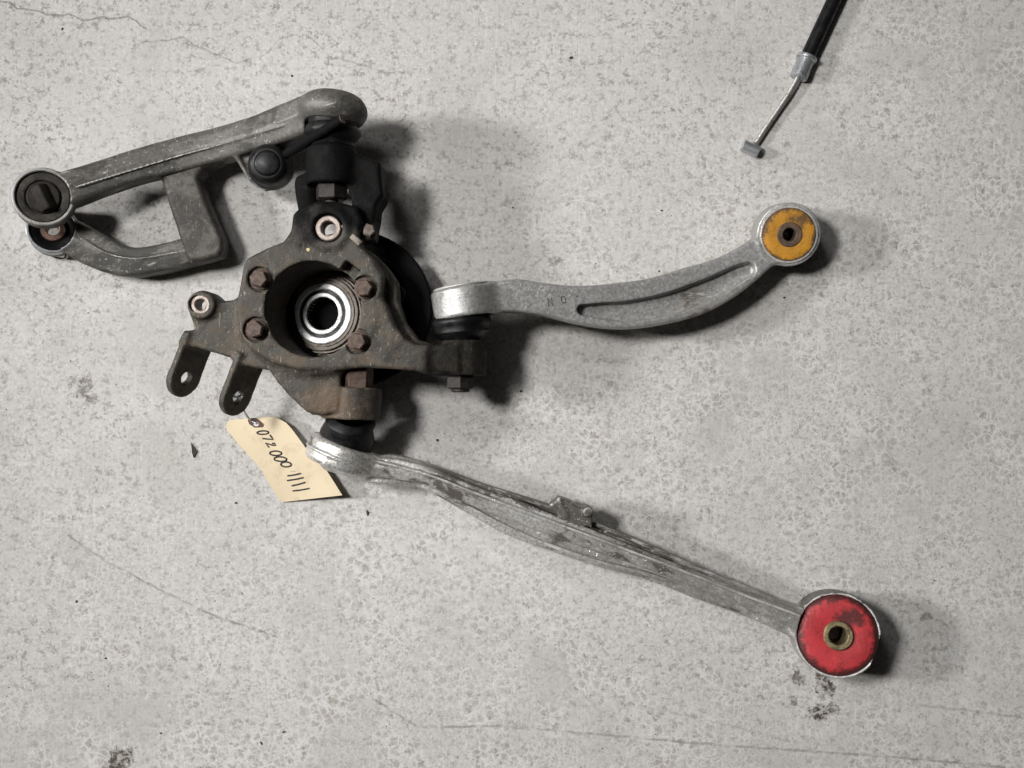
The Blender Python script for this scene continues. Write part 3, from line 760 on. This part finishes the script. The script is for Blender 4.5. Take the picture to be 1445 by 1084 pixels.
# eyes for the bushings
G.cyl(ztop_b, axt, Ln(41.5, 70), -17, 9, 1.5, k=3)
G.cyl(zlow_b, axl, Ln(34.5, 30), -16, 7, 1.5, k=3)
G.cyl(ztop_b, axt, Ln(36, 70), -30, 30, .4, cut=True)
G.cyl(zlow_b, axl, Ln(30.5, 30), -30, 30, .4, cut=True)
obj('arm_casting', G.mesh(.2), M_alu, ua)
obj('cross_piece', G2.mesh(.2), M_cross, ua)
del G, G2
bt = obj('bushing', lathe([(0, -18), (Ln(36.4, 70), -18), (Ln(36.4, 70), 5), (Ln(34, 70), 7), (Ln(27, 70), 7.2), (Ln(24.5, 70), 6.2), (Ln(23.5, 70), 4), (0, 4)], ztop_b, axt, 64, wob=.006), mat_rubber('dusty_rubber', (.040, .036, .031), .62, .7), ua, 35)
sl_ = obj('stud', disc(Ln(22.5, 70), 3, 8.5, ztop_b, axt, 48, 1.2), M_dkbolt, bt, 35)
# wedge-shaped flat standing on the stud
xx, yy, aa = frame(axt)
wd = np.array([.45, -.9, 0]); wd -= aa * (wd @ aa); wd /= np.linalg.norm(wd); wn = np.cross(aa, wd)
prof = [(-10, 8), (10, 8), (8, 12), (2.0, 19), (-1.5, 19), (-5, 14)]
V = []; F = []
for sgn, sc in ((-1, .82), (1, 1.0)):
    for (u_, h_) in prof: V.append(ztop_b + wn * u_ * .75 + aa * h_ + wd * sgn * Ln(19, 70) * sc)
m = len(prof)
for i in range(m): F.append([i, (i + 1) % m, m + (i + 1) % m, m + i])
F += [list(range(m))[::-1], list(range(m, 2 * m))]
obj('stud_flat', (V, F), M_dkbolt, sl_, 20, bevel=.7)
bl = obj('bushing', lathe([(Ln(16, 30), -15), (Ln(30.8, 30), -15), (Ln(30.8, 30), 3), (Ln(29, 30), 5), (Ln(20, 30), 4), (Ln(16, 30), 2)], zlow_b, axl, 56, close=True), M_rubber, ua, 35)
obj('sleeve', ring(Ln(8.5, 30), Ln(16.5, 30), -17, 5.5, zlow_b, axl, 48, .8, .006), M_copper, bl, 35)
obj('rim', ring(Ln(30.6, 30), Ln(34.6, 30), -4, 8.2, zlow_b, axl, 64, .6, .004), M_zinc, bl, 35)
obj('rim', ring(Ln(36.2, 70), Ln(40.5, 70), -2, 10.0, ztop_b, axt, 64, .8, .006), M_alu, bt, 35)
obj('wire_clip', tube(smoothline([P(71, 354, 12), P(73, 361, 8), P(82, 364, 5), P(91, 364, 5), P(93, 357, 8), P(92, 352, 12)], 6), .7, 8), M_black, ua)
# bump stop
bs = P(383, 236, 42)
bump = obj('bump_stop', lathe([(0, -4), (Ln(32, 60), -4), (Ln(33, 60), -1), (Ln(32, 60), 3), (Ln(30, 60), 6), (Ln(29, 60), 15), (Ln(26, 60), 20), (Ln(21, 60), 22.5), (Ln(18.5, 60), 22.5), (Ln(17.5, 60), 24), (Ln(15, 60), 25), (0, 25.5)], bs, (.06, -.05, 1), 56), M_rubber, ua, 45)
obj('rod', tube([P(402, 219, 58), P(425, 205, 74), P(450, 189, 92), P(482, 169, 101)], 4.2, 14, rr=[4.0, 4.2, 4.3, 4.0]), M_black, ua, 60)
obj('rod_tip', disc(4.05, 0, 1.2, P(482, 169, 101), P(482, 169, 101) - P(450, 189, 92), 16, .3), M_bolt, ua, 35)
# ball joint boot (axis towards the knuckle boss)
bj = P(469, 211, 70)
obj('ball_joint_boot', lathe([(Ln(24, 70), -1), (Ln(30, 70), 0), (Ln(34, 70), 4), (Ln(30, 70), 8), (Ln(34, 70), 11), (Ln(39, 70), 15), (Ln(38, 70), 20), (Ln(34, 70), 23), (Ln(36, 70), 28), (Ln(36, 70), 36)], bj + (0, -1.5, 0), (.04, 1, .01), 56, wob=.008), M_rubber, ua, 50)

# ================================================================== LATERAL LINK (yellow bushing)
lb = P(1108, 331, 0)
ll = thing('lateral_link', lb, 'curved grey aluminium link with long groove and yellow bushing', 'suspension link')
pv = P(900, 410, 0); ang = 0.0
G = Field((*P(595, 480, 70)[:1], P(700, 500, 0)[1], 0), (P(1165, 400, 0)[0], P(700, 262, 0)[1], 100), 1.0)
def lzf(px): return np.interp(px, [650, 700, 760, 870, 1000, 1113], [62, 59, 53, 41, 28, 22])
rows = [(690, 422, 20), (712, 419, 22), (735, 419, 23), (771, 424, 22.5), (815, 431, 26.5), (868, 433, 32), (920, 427, 34), (973, 413, 36.5), (1015, 396, 34), (1046, 377, 31), (1072, 358, 28), (1100, 340, 28)]
fac = [1, 1, 1, .99, .99, .99, .98, .95, .90, .86, .85, .85]
G.sweep([(*P(a, b, lzf(a)), Ln(c * f, lzf(a)), 13.5) for (a, b, c), f in zip(rows, fac)], .22, k=0)
gro = [(822, 437, 6.5), (850, 438.5, 10), (885, 439, 12.5), (943, 429, 14), (1003, 406, 13), (1040, 387, 11), (1056, 380, 9)]
G.sweep([(*P(a, b, lzf(a) + 14.0), Ln(c * 1.15, lzf(a)), 10.5) for a, b, c in gro], .3, cut=True, k=1.2)
# raised neck to the housing and the housing itself
hlz = 62.0
hl = P(655, 427, hlz); hla = np.array([-.16, 1, 0]); hla /= np.linalg.norm(hla)
G.cyl(hl, hla, Ln(45, hlz), -Ln(22, hlz), Ln(20, hlz), 3, k=7)
G.cyl(hl, hla, Ln(38, hlz), -Ln(40, hlz), -Ln(16, hlz), 1, cut=True, k=1)
# eye
yb = P(1108, 331, 22)
yb[2] = 22; yax = np.array([-.08, -.15, 1.0]); yax /= np.linalg.norm(yax)
G.cyl(yb, yax, Ln(44, 24), -18, 18.5, 1.5, k=5)
G.cyl(yb, yax, Ln(39, 24), -30, 30, .4, cut=True)
obj('link_casting', G.mesh(.12), M_alu_clean, ll)
del G
obj('housing_cap', disc(Ln(41, hlz), 0, 2.2, hl + hla * Ln(20, hlz), hla, 48, .8), M_alu, ll, 35)
ysh = obj('bushing_shell', ring(Ln(36.5, 24), Ln(39.4, 24), -18, 20.5, yb, yax, seg=64, b=.5), M_alu_bright, ll, 35)
ytop = yb + yax * 22
M_yel = mat_urethane('yellow_urethane', (.48, .22, .018), (.075, .045, .024), (0, 0, 0), .012, .0255, 3)
yf = obj('yellow_bushing', lathe([(Ln(13, 40), -39), (Ln(36.7, 24), -39), (Ln(36.7, 24), -2.5), (Ln(34.5, 24), .2), (Ln(30, 24), 1.0), (Ln(20, 24), .2), (Ln(13, 40), .1)], ytop, yax, 64, close=True), M_yel, ll, 35, origin=ytop)
obj('inner_sleeve', ring(Ln(9.2, 40), Ln(17.5, 40), -38, 1.2, ytop, yax, seg=48, b=.8, wob=.012), mat_rust('grimy_brown_sleeve', (.13, .085, .055), (.055, .038, .028), .2, .55, (.24, .17, .11)), yf, 35)
# engraved letters
def stroke(pts, z, r=.42):
    return tube([P(a, b, z(a) if callable(z) else z) for a, b in pts], r, 6)
ztop_l = lambda a: lzf(a) + 13.62
M_eng = mat_plain('engraved_dirt', (.05, .045, .04), .8)
obj('letter_mark', stroke([(774, 432), (772.5, 421), (779.5, 431), (778, 420.5)], ztop_l), M_eng, ll)
obj('letter_mark', stroke([(795 + 3.0 * math.cos(t_) + .6 * math.sin(t_), 423 + 5.0 * math.sin(t_)) for t_ in np.linspace(0, 2 * math.pi, 15)], ztop_l), M_eng, ll)
# boot between housing and knuckle boss
bt0 = P(653, 482, rz)
obj('ball_joint_boot', lathe([(Ln(24, rz), -1), (Ln(26, rz), 1), (Ln(35, rz), 4.5), (Ln(40, rz), 8), (Ln(39, rz), 11), (Ln(41, rz), 14), (Ln(43, rz), 17), (Ln(42, rz), 20), (Ln(38, rz), 22), (Ln(37, rz), 27)], bt0, (.0 - .08, 1, 0), 60, wob=.006), M_rubber, ll, 50)

# ================================================================== LOWER ARM (red bushing)
rb = P(1180, 896, 0)
la = thing('lower_control_arm', rb, 'long ridged aluminium suspension arm with red bushing at its end', 'control arm')
ang = math.atan2(-(882 - 650), (1150 - 500)); pvt = P(810, 760, 0)
G = Field((-292, -62, 0), (292, 66, 84), 1.1, ang, pvt)
def azf(px): return np.interp(px, [440, 500, 560, 700, 900, 1100, 1180], [38, 38, 36, 33, 30, 29, 29])
# main beam, lower and wider
rows = [(470, 646, 19), (527, 661, 20), (557, 662, 21), (603, 672, 18), (664, 700, 23), (724, 726, 30), (773, 743, 31), (846, 769, 29.5), (920, 795, 25.5), (983, 821, 24), (1056, 849, 22), (1095, 866, 22), (1140, 883, 26)]
G.sweep([(*P(a, b, azf(a) - (3.5 if 600 < a < 1060 else 0)), Ln(c * (.97 if a < 900 else .90), azf(a)), 8.5 if 600 < a < 1060 else 9.5) for a, b, c in rows], .18)
# central web, proud of the beam
mid_ = [(470, 641, 15), (527, 657, 15), (557, 661, 15), (603, 671, 14), (664, 697, 14.5), (724, 719, 16), (773, 738, 15.5), (846, 765, 14), (920, 793, 12), (983, 817, 11), (1056, 847, 11), (1110, 868, 13), (1140, 880, 16)]
G.sweep([(*P(a, b, azf(a) + 8), Ln(c * .95, azf(a)), 9) for a, b, c in mid_], .18, k=1.5, roof=.22)
# parting ridge on top, lip along the lower flange
rid = [(452, 615, 1), (500, 642, 1), (560, 658, 1), (610, 672, 1), (664, 693, 1), (724, 716, 1), (800, 744, 1), (880, 774, 1), (983, 813, 1), (1056, 842, 1), (1100, 858, 1), (1128, 869, 1)]
G.sweep([(*P(a, b, azf(a) + 16.8), 1.4, 2.3) for a, b, c in rid], .7, k=.8)
G.sweep([(*P(a, b, azf(a) + z_), 1.9, 3.0) for a, b, z_ in [(600, 686, 6), (664, 717, 9), (724, 748, 9), (773, 768, 9), (846, 793, 9), (920, 812, 5.5), (960, 825, 1)]], .7, k=1.2)
G.sweep([(*P(a, b, azf(a) + z_), 1.8, 2.8) for a, b, z_ in [(590, 653, 6), (664, 680, 9), (724, 699, 9), (773, 715, 9), (846, 742, 9), (920, 773, 8.5), (1000, 808, 7), (1050, 832, 4)]], .7, k=1.2)
# head
zh = 40.0
hd = P(482, 643, zh); hda = np.array([.36, .93, 0.0]); hda /= np.linalg.norm(hda)
G.cyl(hd, hda, Ln(50, zh), -Ln(17, zh), Ln(19, zh), 5, k=5)
G.cyl(hd, hda, Ln(39, zh), Ln(12, zh), Ln(40, zh), 1.5, cut=True, k=1.5)
G.cyl(hd, hda, Ln(52.2, zh), -1.1, 1.1, .6, k=.6)
G.box(P(464, 648, 68), (.36, .93, 0), (.9, -.4, -.3), (6, 4, 4), 1.5, k=3)
# tab on the back edge
G.poly(pz([(776, 712), (789, 702), (807, 708), (813, 714), (821, 716), (827, 713), (837, 719), (835, 744), (815, 740), (790, 730)], 50), 28, 52, 2.0, k=2.5)
G.cyl(P(829, 722, 50), (0, 0, 1), 4.6, -16, 5, 1.8, k=2)
G.cap(P(789, 706, 51), P(800, 728, 51), 2.2, 2.2, k=2)
# eye
re_ = P(1177, 893, 27); re_[2] = 27; rax = np.array([-.14, .12, 1.0]); rax /= np.linalg.norm(rax)
G.cyl(re_, rax, Ln(59.5, 40), -22, 20, 2, k=8)
G.cyl(re_, rax, Ln(56, 40), -40, 40, .4, cut=True)
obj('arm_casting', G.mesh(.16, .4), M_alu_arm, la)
del G
rtop = re_ + rax * 20.0
M_red = mat_urethane('red_urethane', (.46, .035, .042), (.035, .016, .014), (0, 0, 0), .0135, .0362, 9)
rf = obj('red_bushing', lathe([(Ln(16, 50), -41), (Ln(56.2, 40), -41), (Ln(56.2, 40), -2.5), (Ln(54, 40), -.5), (Ln(50, 40), 1.2), (Ln(44, 40), 2.0), (Ln(25, 40), 1.6), (Ln(16, 50), .2)], rtop, rax, 72, close=True), M_red, la, 35, origin=rtop)
obj('inner_sleeve', ring(Ln(13, 50), Ln(20.5, 50), -40, 4.5, rtop, rax, seg=48, b=1.0, wob=.012), M_brass, rf, 35)
# boot between head and knuckle boss
bb0 = P(495, 590, lz)
bvec = (hd + hda * Ln(14, zh)) - bb0; bL = np.linalg.norm(bvec)
obj('ball_joint_boot', lathe([(Ln(26, lz), -3), (Ln(34, lz), 0), (Ln(36, lz), 2.5), (Ln(33, lz), 5), (Ln(35, lz), bL * .35), (Ln(39, lz), bL * .6), (Ln(39, lz), bL * .85), (Ln(36, lz), bL * 1.1)], bb0, bvec, 56, wob=.012), M_rubber, la, 50)

# ================================================================== PAPER TAG
def ztag(px, py):
    # rises towards its right edge, curls a little along its length
    e = ((px - 319) * .82 - (py - 594) * .57) / 86.0
    l = ((px - 319) * .57 + (py - 594) * .82) / 140.0
    return 3.0 + 9.0 * max(e, 0) ** 1.4 + 7.0 * max(0, (l - .45)) * max(e, 0) + 3.0 * math.sin(max(0, min(1, l)) * math.pi) 
tb = P(360, 640, 2)
left = smoothline([(320, 606), (334, 624), (350, 642), (367, 661), (381, 685), (397, 709)], 8)
right = smoothline([(404, 597), (412, 606), (424, 622), (436, 638), (457, 659), (483, 699)], 8)
M_card = NT('manila_card'); _n = M_card.noise(40, 4, .6); _f = M_card.noise(900, 4, .7)
_c = M_card.mix(_n, (.64, .53, .365), (.70, .59, .42)); _c = M_card.mix(M_card.math('MULTIPLY', M_card.ramp(_f, .6, .75), .25), _c, (.55, .42, .26))
_g = M_card.ramp(M_card.noise(55, 5, .7), .54, .70); _c = M_card.mix(M_card.math('MULTIPLY', _g, .28), _c, (.36, .27, .17))
M_card = M_card.done(_c, .75, 0.0, M_card.bump(_f, .15, .0003), .25)
NU = 12
rowsP = []
# chamfered top end first, then the body
tops = [((323, 593), (386, 588)), ((321, 596), (393, 591)), ((319, 600), (399, 594))]
for a, b in tops: rowsP.append((np.array(a, float), np.array(b, float)))
for a, b in zip(left, right): rowsP.append((a, b))
top = []; V = []; F = []
for a, b in rowsP:
    for i in range(NU + 1):
        q = a + (b - a) * i / NU; V.append(P(q[0], q[1], ztag(q[0], q[1])))
nr = len(rowsP); n0 = len(V)
V += [v - np.array([0, 0, .5]) for v in V]
for r in range(nr - 1):
    for i in range(NU):
        q = [r * (NU + 1) + i, r * (NU + 1) + i + 1, (r + 1) * (NU + 1) + i + 1, (r + 1) * (NU + 1) + i]
        F.append(q); F.append([k + n0 for k in q[::-1]])
rim = [i for i in range(NU + 1)] + [r * (NU + 1) + NU for r in range(1, nr)] + [(nr - 1) * (NU + 1) + i for i in range(NU - 1, -1, -1)] + [r * (NU + 1) for r in range(nr - 2, 0, -1)]
for i in range(len(rim)):
    a, b = rim[i], rim[(i + 1) % len(rim)]; F.append([a, b, b + n0, a + n0])
tg = thing('paper_tag', (*P(360, 640, 0)[:2], 0.0), 'manila paper tag with handwritten number wired to the knuckle ear', 'tag')
obj('card', (V, F), M_card, tg, 50)
# brown reinforcing patch with its hole
def T(x, y): return 290 + x / 5.705, 540 + y / 5.705
patch = [T(335, 292), T(405, 282), T(440, 308), T(470, 335), T(465, 360), T(395, 362), T(352, 335)]
cx, cy = T(408, 335); V = []; F = []
outer = []
for i in range(28):
    th = 2 * math.pi * i / 28; d = (math.cos(th), math.sin(th)); best = 9
    for k in range(len(patch)):
        (x1, y1), (x2, y2) = patch[k], patch[(k + 1) % len(patch)]
        den = d[0] * (y2 - y1) - d[1] * (x2 - x1)
        if abs(den) < 1e-9: continue
        t_ = ((x1 - cx) * (y2 - y1) - (y1 - cy) * (x2 - x1)) / den; u_ = ((x1 - cx) * d[1] - (y1 - cy) * d[0]) / den
        if t_ > 0 and -.001 <= u_ <= 1.001: best = min(best if best != 9 else 99, t_)
    outer.append((cx + d[0] * best, cy + d[1] * best))
for i in range(28):
    th = 2 * math.pi * i / 28
    for (x_1, y_1) in (outer[i], (cx + 3.9 * math.cos(th), cy + 2.9 * math.sin(th))):
        V.append(P(x_1, y_1, ztag(x_1, y_1) + .35))
for i in range(28): F.append([2 * i, 2 * ((i + 1) % 28), 2 * ((i + 1) % 28) + 1, 2 * i + 1])
obj('reinforcing_patch', (V, F), mat_plain('brown_fibre', (.105, .052, .043), .8), tg, 0)
V = []
for i in range(20):
    th = 2 * math.pi * i / 20; x_1, y_1 = cx + 4.0 * math.cos(th), cy + 3.0 * math.sin(th); V.append(P(x_1, y_1, ztag(x_1, y_1) + .2))
obj('punched_hole', (V, [list(range(20))]), mat_plain('pale_floor_seen_through_hole', (.62, .61, .59), .8), tg, 0)
M_ink = mat_plain('black_ink', (.012, .012, .014), .55)
def U(x, y): return 340 + x / 9.855, 590 + y / 9.855
def ink(name, pts, r=.74, closed=False, n=5):
    p = [U(*q) for q in pts]
    if closed: p = p + [p[0]]
    p = smoothline(p, n) if n > 1 else np.array(p)
    obj(name, tube([P(a, b, ztag(a, b) + .25) for a, b in p], r, 8), M_ink, tg, 60)
def oval(c, a, b, rot):
    return [(c[0] + a * math.cos(t_) * math.cos(rot) - b * math.sin(t_) * math.sin(rot), c[1] + a * math.cos(t_) * math.sin(rot) + b * math.sin(t_) * math.cos(rot)) for t_ in np.linspace(0, 2 * math.pi, 13)[:-1]]
ink('digit', oval((304, 203), 80, 24, -.03), closed=True)
ink('digit', [(402, 235), (425, 266), (448, 298), (372, 292), (300, 285)], n=1)
ink('digit', [(435, 352), (465, 352), (484, 380), (440, 378), (340, 350), (388, 405)], n=1)
ink('digit', oval((482, 490), 82, 31, .02), closed=True)
ink('digit', oval((548, 571), 88, 31, .06), closed=True)
ink('digit', oval((626, 645), 72, 34, .03), closed=True)
for a, b in (((648, 804), (834, 770)), ((642, 870), (868, 828)), ((706, 942), (892, 894)), ((720, 1014), (952, 978))):
    ink('digit', [a, ((a[0] + b[0]) / 2, (a[1] + b[1]) / 2 + 4), b])
obj('dash', tube([P(*U(*q), ztag(*U(*q)) + .08) for q in ((690, 742), (720, 738), (758, 746))], .3, 6), mat_plain('pencil_grey', (.36, .30, .22), .8), tg)
# twisted wire through the ear hole
hole = e2 + n2 * 4.5
w1 = [P(362, 598, ztag(362, 598) + 1.5), P(354, 593, 9), P(347, 584, 20), P(341, 574, 38), P(336, 569, 52), hole + np.array([3, 1, 1]), hole, hole - n2 * 9]
w2 = [P(361, 599, ztag(361, 599) - 1), P(351, 591, 8), P(345, 582, 22), P(342, 572, 40), P(334, 566, 56), hole + np.array([1, 3.5, 4]), hole + np.array([-3, 1, 0]), hole - n2 * 8 + np.array([-2, 0, 2])]
obj('tag_wire', merge(tube(smoothline(w1, 8), .85, 8), tube(smoothline(w2, 8), .8, 8)), M_zinc, tg, 60)

# ================================================================== CABLE
cbp = P(1059, 210, 0)
cb = thing('control_cable', (*cbp[:2], 0), 'black sheathed control cable with steel ferrule and bare strand ending in a barrel', 'cable')
zc = 7.0
sh = [P(1137, 86, zc), P(1150, 58, zc), P(1163, 30, zc), P(1177, 0, zc), P(1189, -28, zc), P(1200, -60, zc), P(1208, -110, zc), P(1205, -200, zc), P(1180, -330, zc), P(1140, -460, zc)]
obj('sheath', tube(smoothline(sh, 6), Ln(10.3, zc), 24), M_rubber, cb, 60)
f0 = P(1138, 83, zc); fd = P(1128, 106, zc) - f0; fd /= np.linalg.norm(fd)
obj('ferrule', lathe([(0, -2), (Ln(14.5, zc), -2), (Ln(15, zc), -.8), (Ln(14.5, zc), 1.2), (Ln(12.2, zc), 2), (Ln(12, zc), 8), (Ln(12.6, zc), 14), (Ln(12.8, zc), 19.5), (Ln(11.5, zc), 20.5), (Ln(5, zc), 20.5), (0, 19)], f0, fd, 40), M_zinc, cb, 35)
s0, s1 = P(1127, 108, 5.5), P(1067, 202, 4.2)
line_ = [s0, P(1113, 133, 5), P(1097, 157, 4.5), P(1082, 179, 4.2), s1]
M_liner = mat_steel('greasy_wire_strand', (.44, .435, .41), .35, .25, .7)
strand = smoothline(line_, 24); parts = [tube(strand, 1.9, 10)]
for kx in range(6):
    pts = []
    for i, p in enumerate(strand):
        th = i * .55 + kx * math.pi / 3; d = strand[-1] - strand[0]; d = d / np.linalg.norm(d); x_, y_, a_ = frame(d)
        pts.append(p + (x_ * math.cos(th) + y_ * math.sin(th)) * 1.75)
    parts.append(tube(pts, .95, 6))
obj('wire_strand', merge(*parts), M_liner, cb, 60)
e0 = P(1059, 210, 5.9); ed = np.array([.88, -.42, 0.0])
obj('barrel_end', lathe([(0, -8.6), (5.0, -8.6), (5.8, -7.8), (5.8, 7.8), (5.0, 8.6), (0, 8.6)], e0, ed, 36), M_zinc, cb, 35)

# ================================================================== FLAKES AND GRIT
M_dirt = mat_plain('dark_dirt_crumb', (.045, .038, .032), .85)
def flake_mesh(px, py, sx, sy, rot, seed, th=.5):
    rnd = random.Random(seed); n = rnd.randint(5, 7); c = P(px, py); L = []
    for i in range(n):
        a = 2 * math.pi * i / n + rnd.uniform(-.3, .3); r = rnd.uniform(.6, 1.1)
        x, y = math.cos(a) * sx * r * K / 2, math.sin(a) * sy * r * K / 2
        L.append((c[0] + x * math.cos(rot) - y * math.sin(rot), c[1] + x * math.sin(rot) + y * math.cos(rot)))
    V = [(*p, 0.05) for p in L] + [(c[0] + (p[0] - c[0]) * .7, c[1] + (p[1] - c[1]) * .7, th * rnd.uniform(.7, 1.5)) for p in L]
    return V, [list(range(n))[::-1], list(range(n, 2 * n))] + [[i, (i + 1) % n, n + (i + 1) % n, n + i] for i in range(n)]
p = [P(*q) for q in ((270, 625), (279, 637), (274, 646), (272, 640))]
tri = obj('dirt_flake', ([(*q[:2], .05) for q in p] + [(*q[:2], 1.0 + .4 * i) for i, q in enumerate(p)], [[0, 1, 2, 3], [4, 5, 6, 7], [0, 1, 5, 4], [1, 2, 6, 5], [2, 3, 7, 6], [3, 0, 4, 7]]), M_dirt, None, origin=P(275, 636))
tag(tri, 'pointed dark flake on the concrete left of the paper tag', 'flake')
fl_spots = [(519, 724, 5, 10, .2), (617, 621, 6, 5, 0), (430, 654, 6, 5, .4), (369, 1049, 4, 8, .5), (401, 1033, 8, 3, .2), (806, 82, 8, 5, .3), (412, 107, 5, 4, .3), (930, 383, 5, 3, .6), (1107, 420, 6, 4, .2), (108, 849, 5, 5, 0), (735, 552, 6, 5, 0), (88, 41, 4, 6, .2), (1147, 86, 4, 3, 0), (333, 710, 5, 4, .1), (149, 929, 5, 4, 0), (227, 1035, 5, 3, 0), (724, 293, 4, 3, 0), (934, 297, 4, 3, 0), (1098, 881, 4, 4, 0)]
crumb_label = {(519, 724): 'upright dark crumb below the ball joint end of the long arm', (617, 621): 'round black crumb between the knuckle and the long ridged arm',
    (430, 654): 'dark crumb beside the right edge of the paper tag', (333, 710): 'dark crumb below the left edge of the paper tag', (735, 552): 'black crumb in the shadow under the curved link joint',
    (1107, 420): 'dark crumb just below the yellow bushing', (930, 383): 'dark sliver just above the middle of the curved link', (1147, 86): 'black crumb beside the cable ferrule',
    (1098, 881): 'dark crumb beside the arm just before the red bushing', (412, 107): 'dark crumb above the ball joint end of the upper arm', (369, 1049): 'thin upright dark splinter beside a flat dark sliver',
    (401, 1033): 'thin flat dark sliver beside an upright splinter', (806, 82): 'larger dark crumb alone on the concrete left of the cable', (88, 41): 'dark crumb just under the long floor crack'}
for i, (a, b, sx, sy, r) in enumerate(fl_spots):
    f = obj('dirt_crumb', flake_mesh(a, b, sx, sy, r, i), M_dirt, None, 0, origin=P(a, b))
    tag(f, crumb_label.get((a, b), 'tiny dark dirt crumb lying on the bare concrete'), 'crumb', 'dirt crumbs scattered on the concrete')
parts = []
for i in range(230):
    s_ = random.uniform(.8, 2.4); parts.append(flake_mesh(random.uniform(-60, 1500), random.uniform(-60, 1140), s_, s_ * random.uniform(.5, 1.2), random.uniform(0, 3), 1000 + i, .35))
g_ = obj('grit', merge(*parts), M_dirt, None, 0); g_['kind'] = 'stuff'; g_['label'] = 'fine dark grit specks strewn over the concrete'; g_['category'] = 'grit'

for o in C.objects:
    if 'base_mm' in o: del o['base_mm']
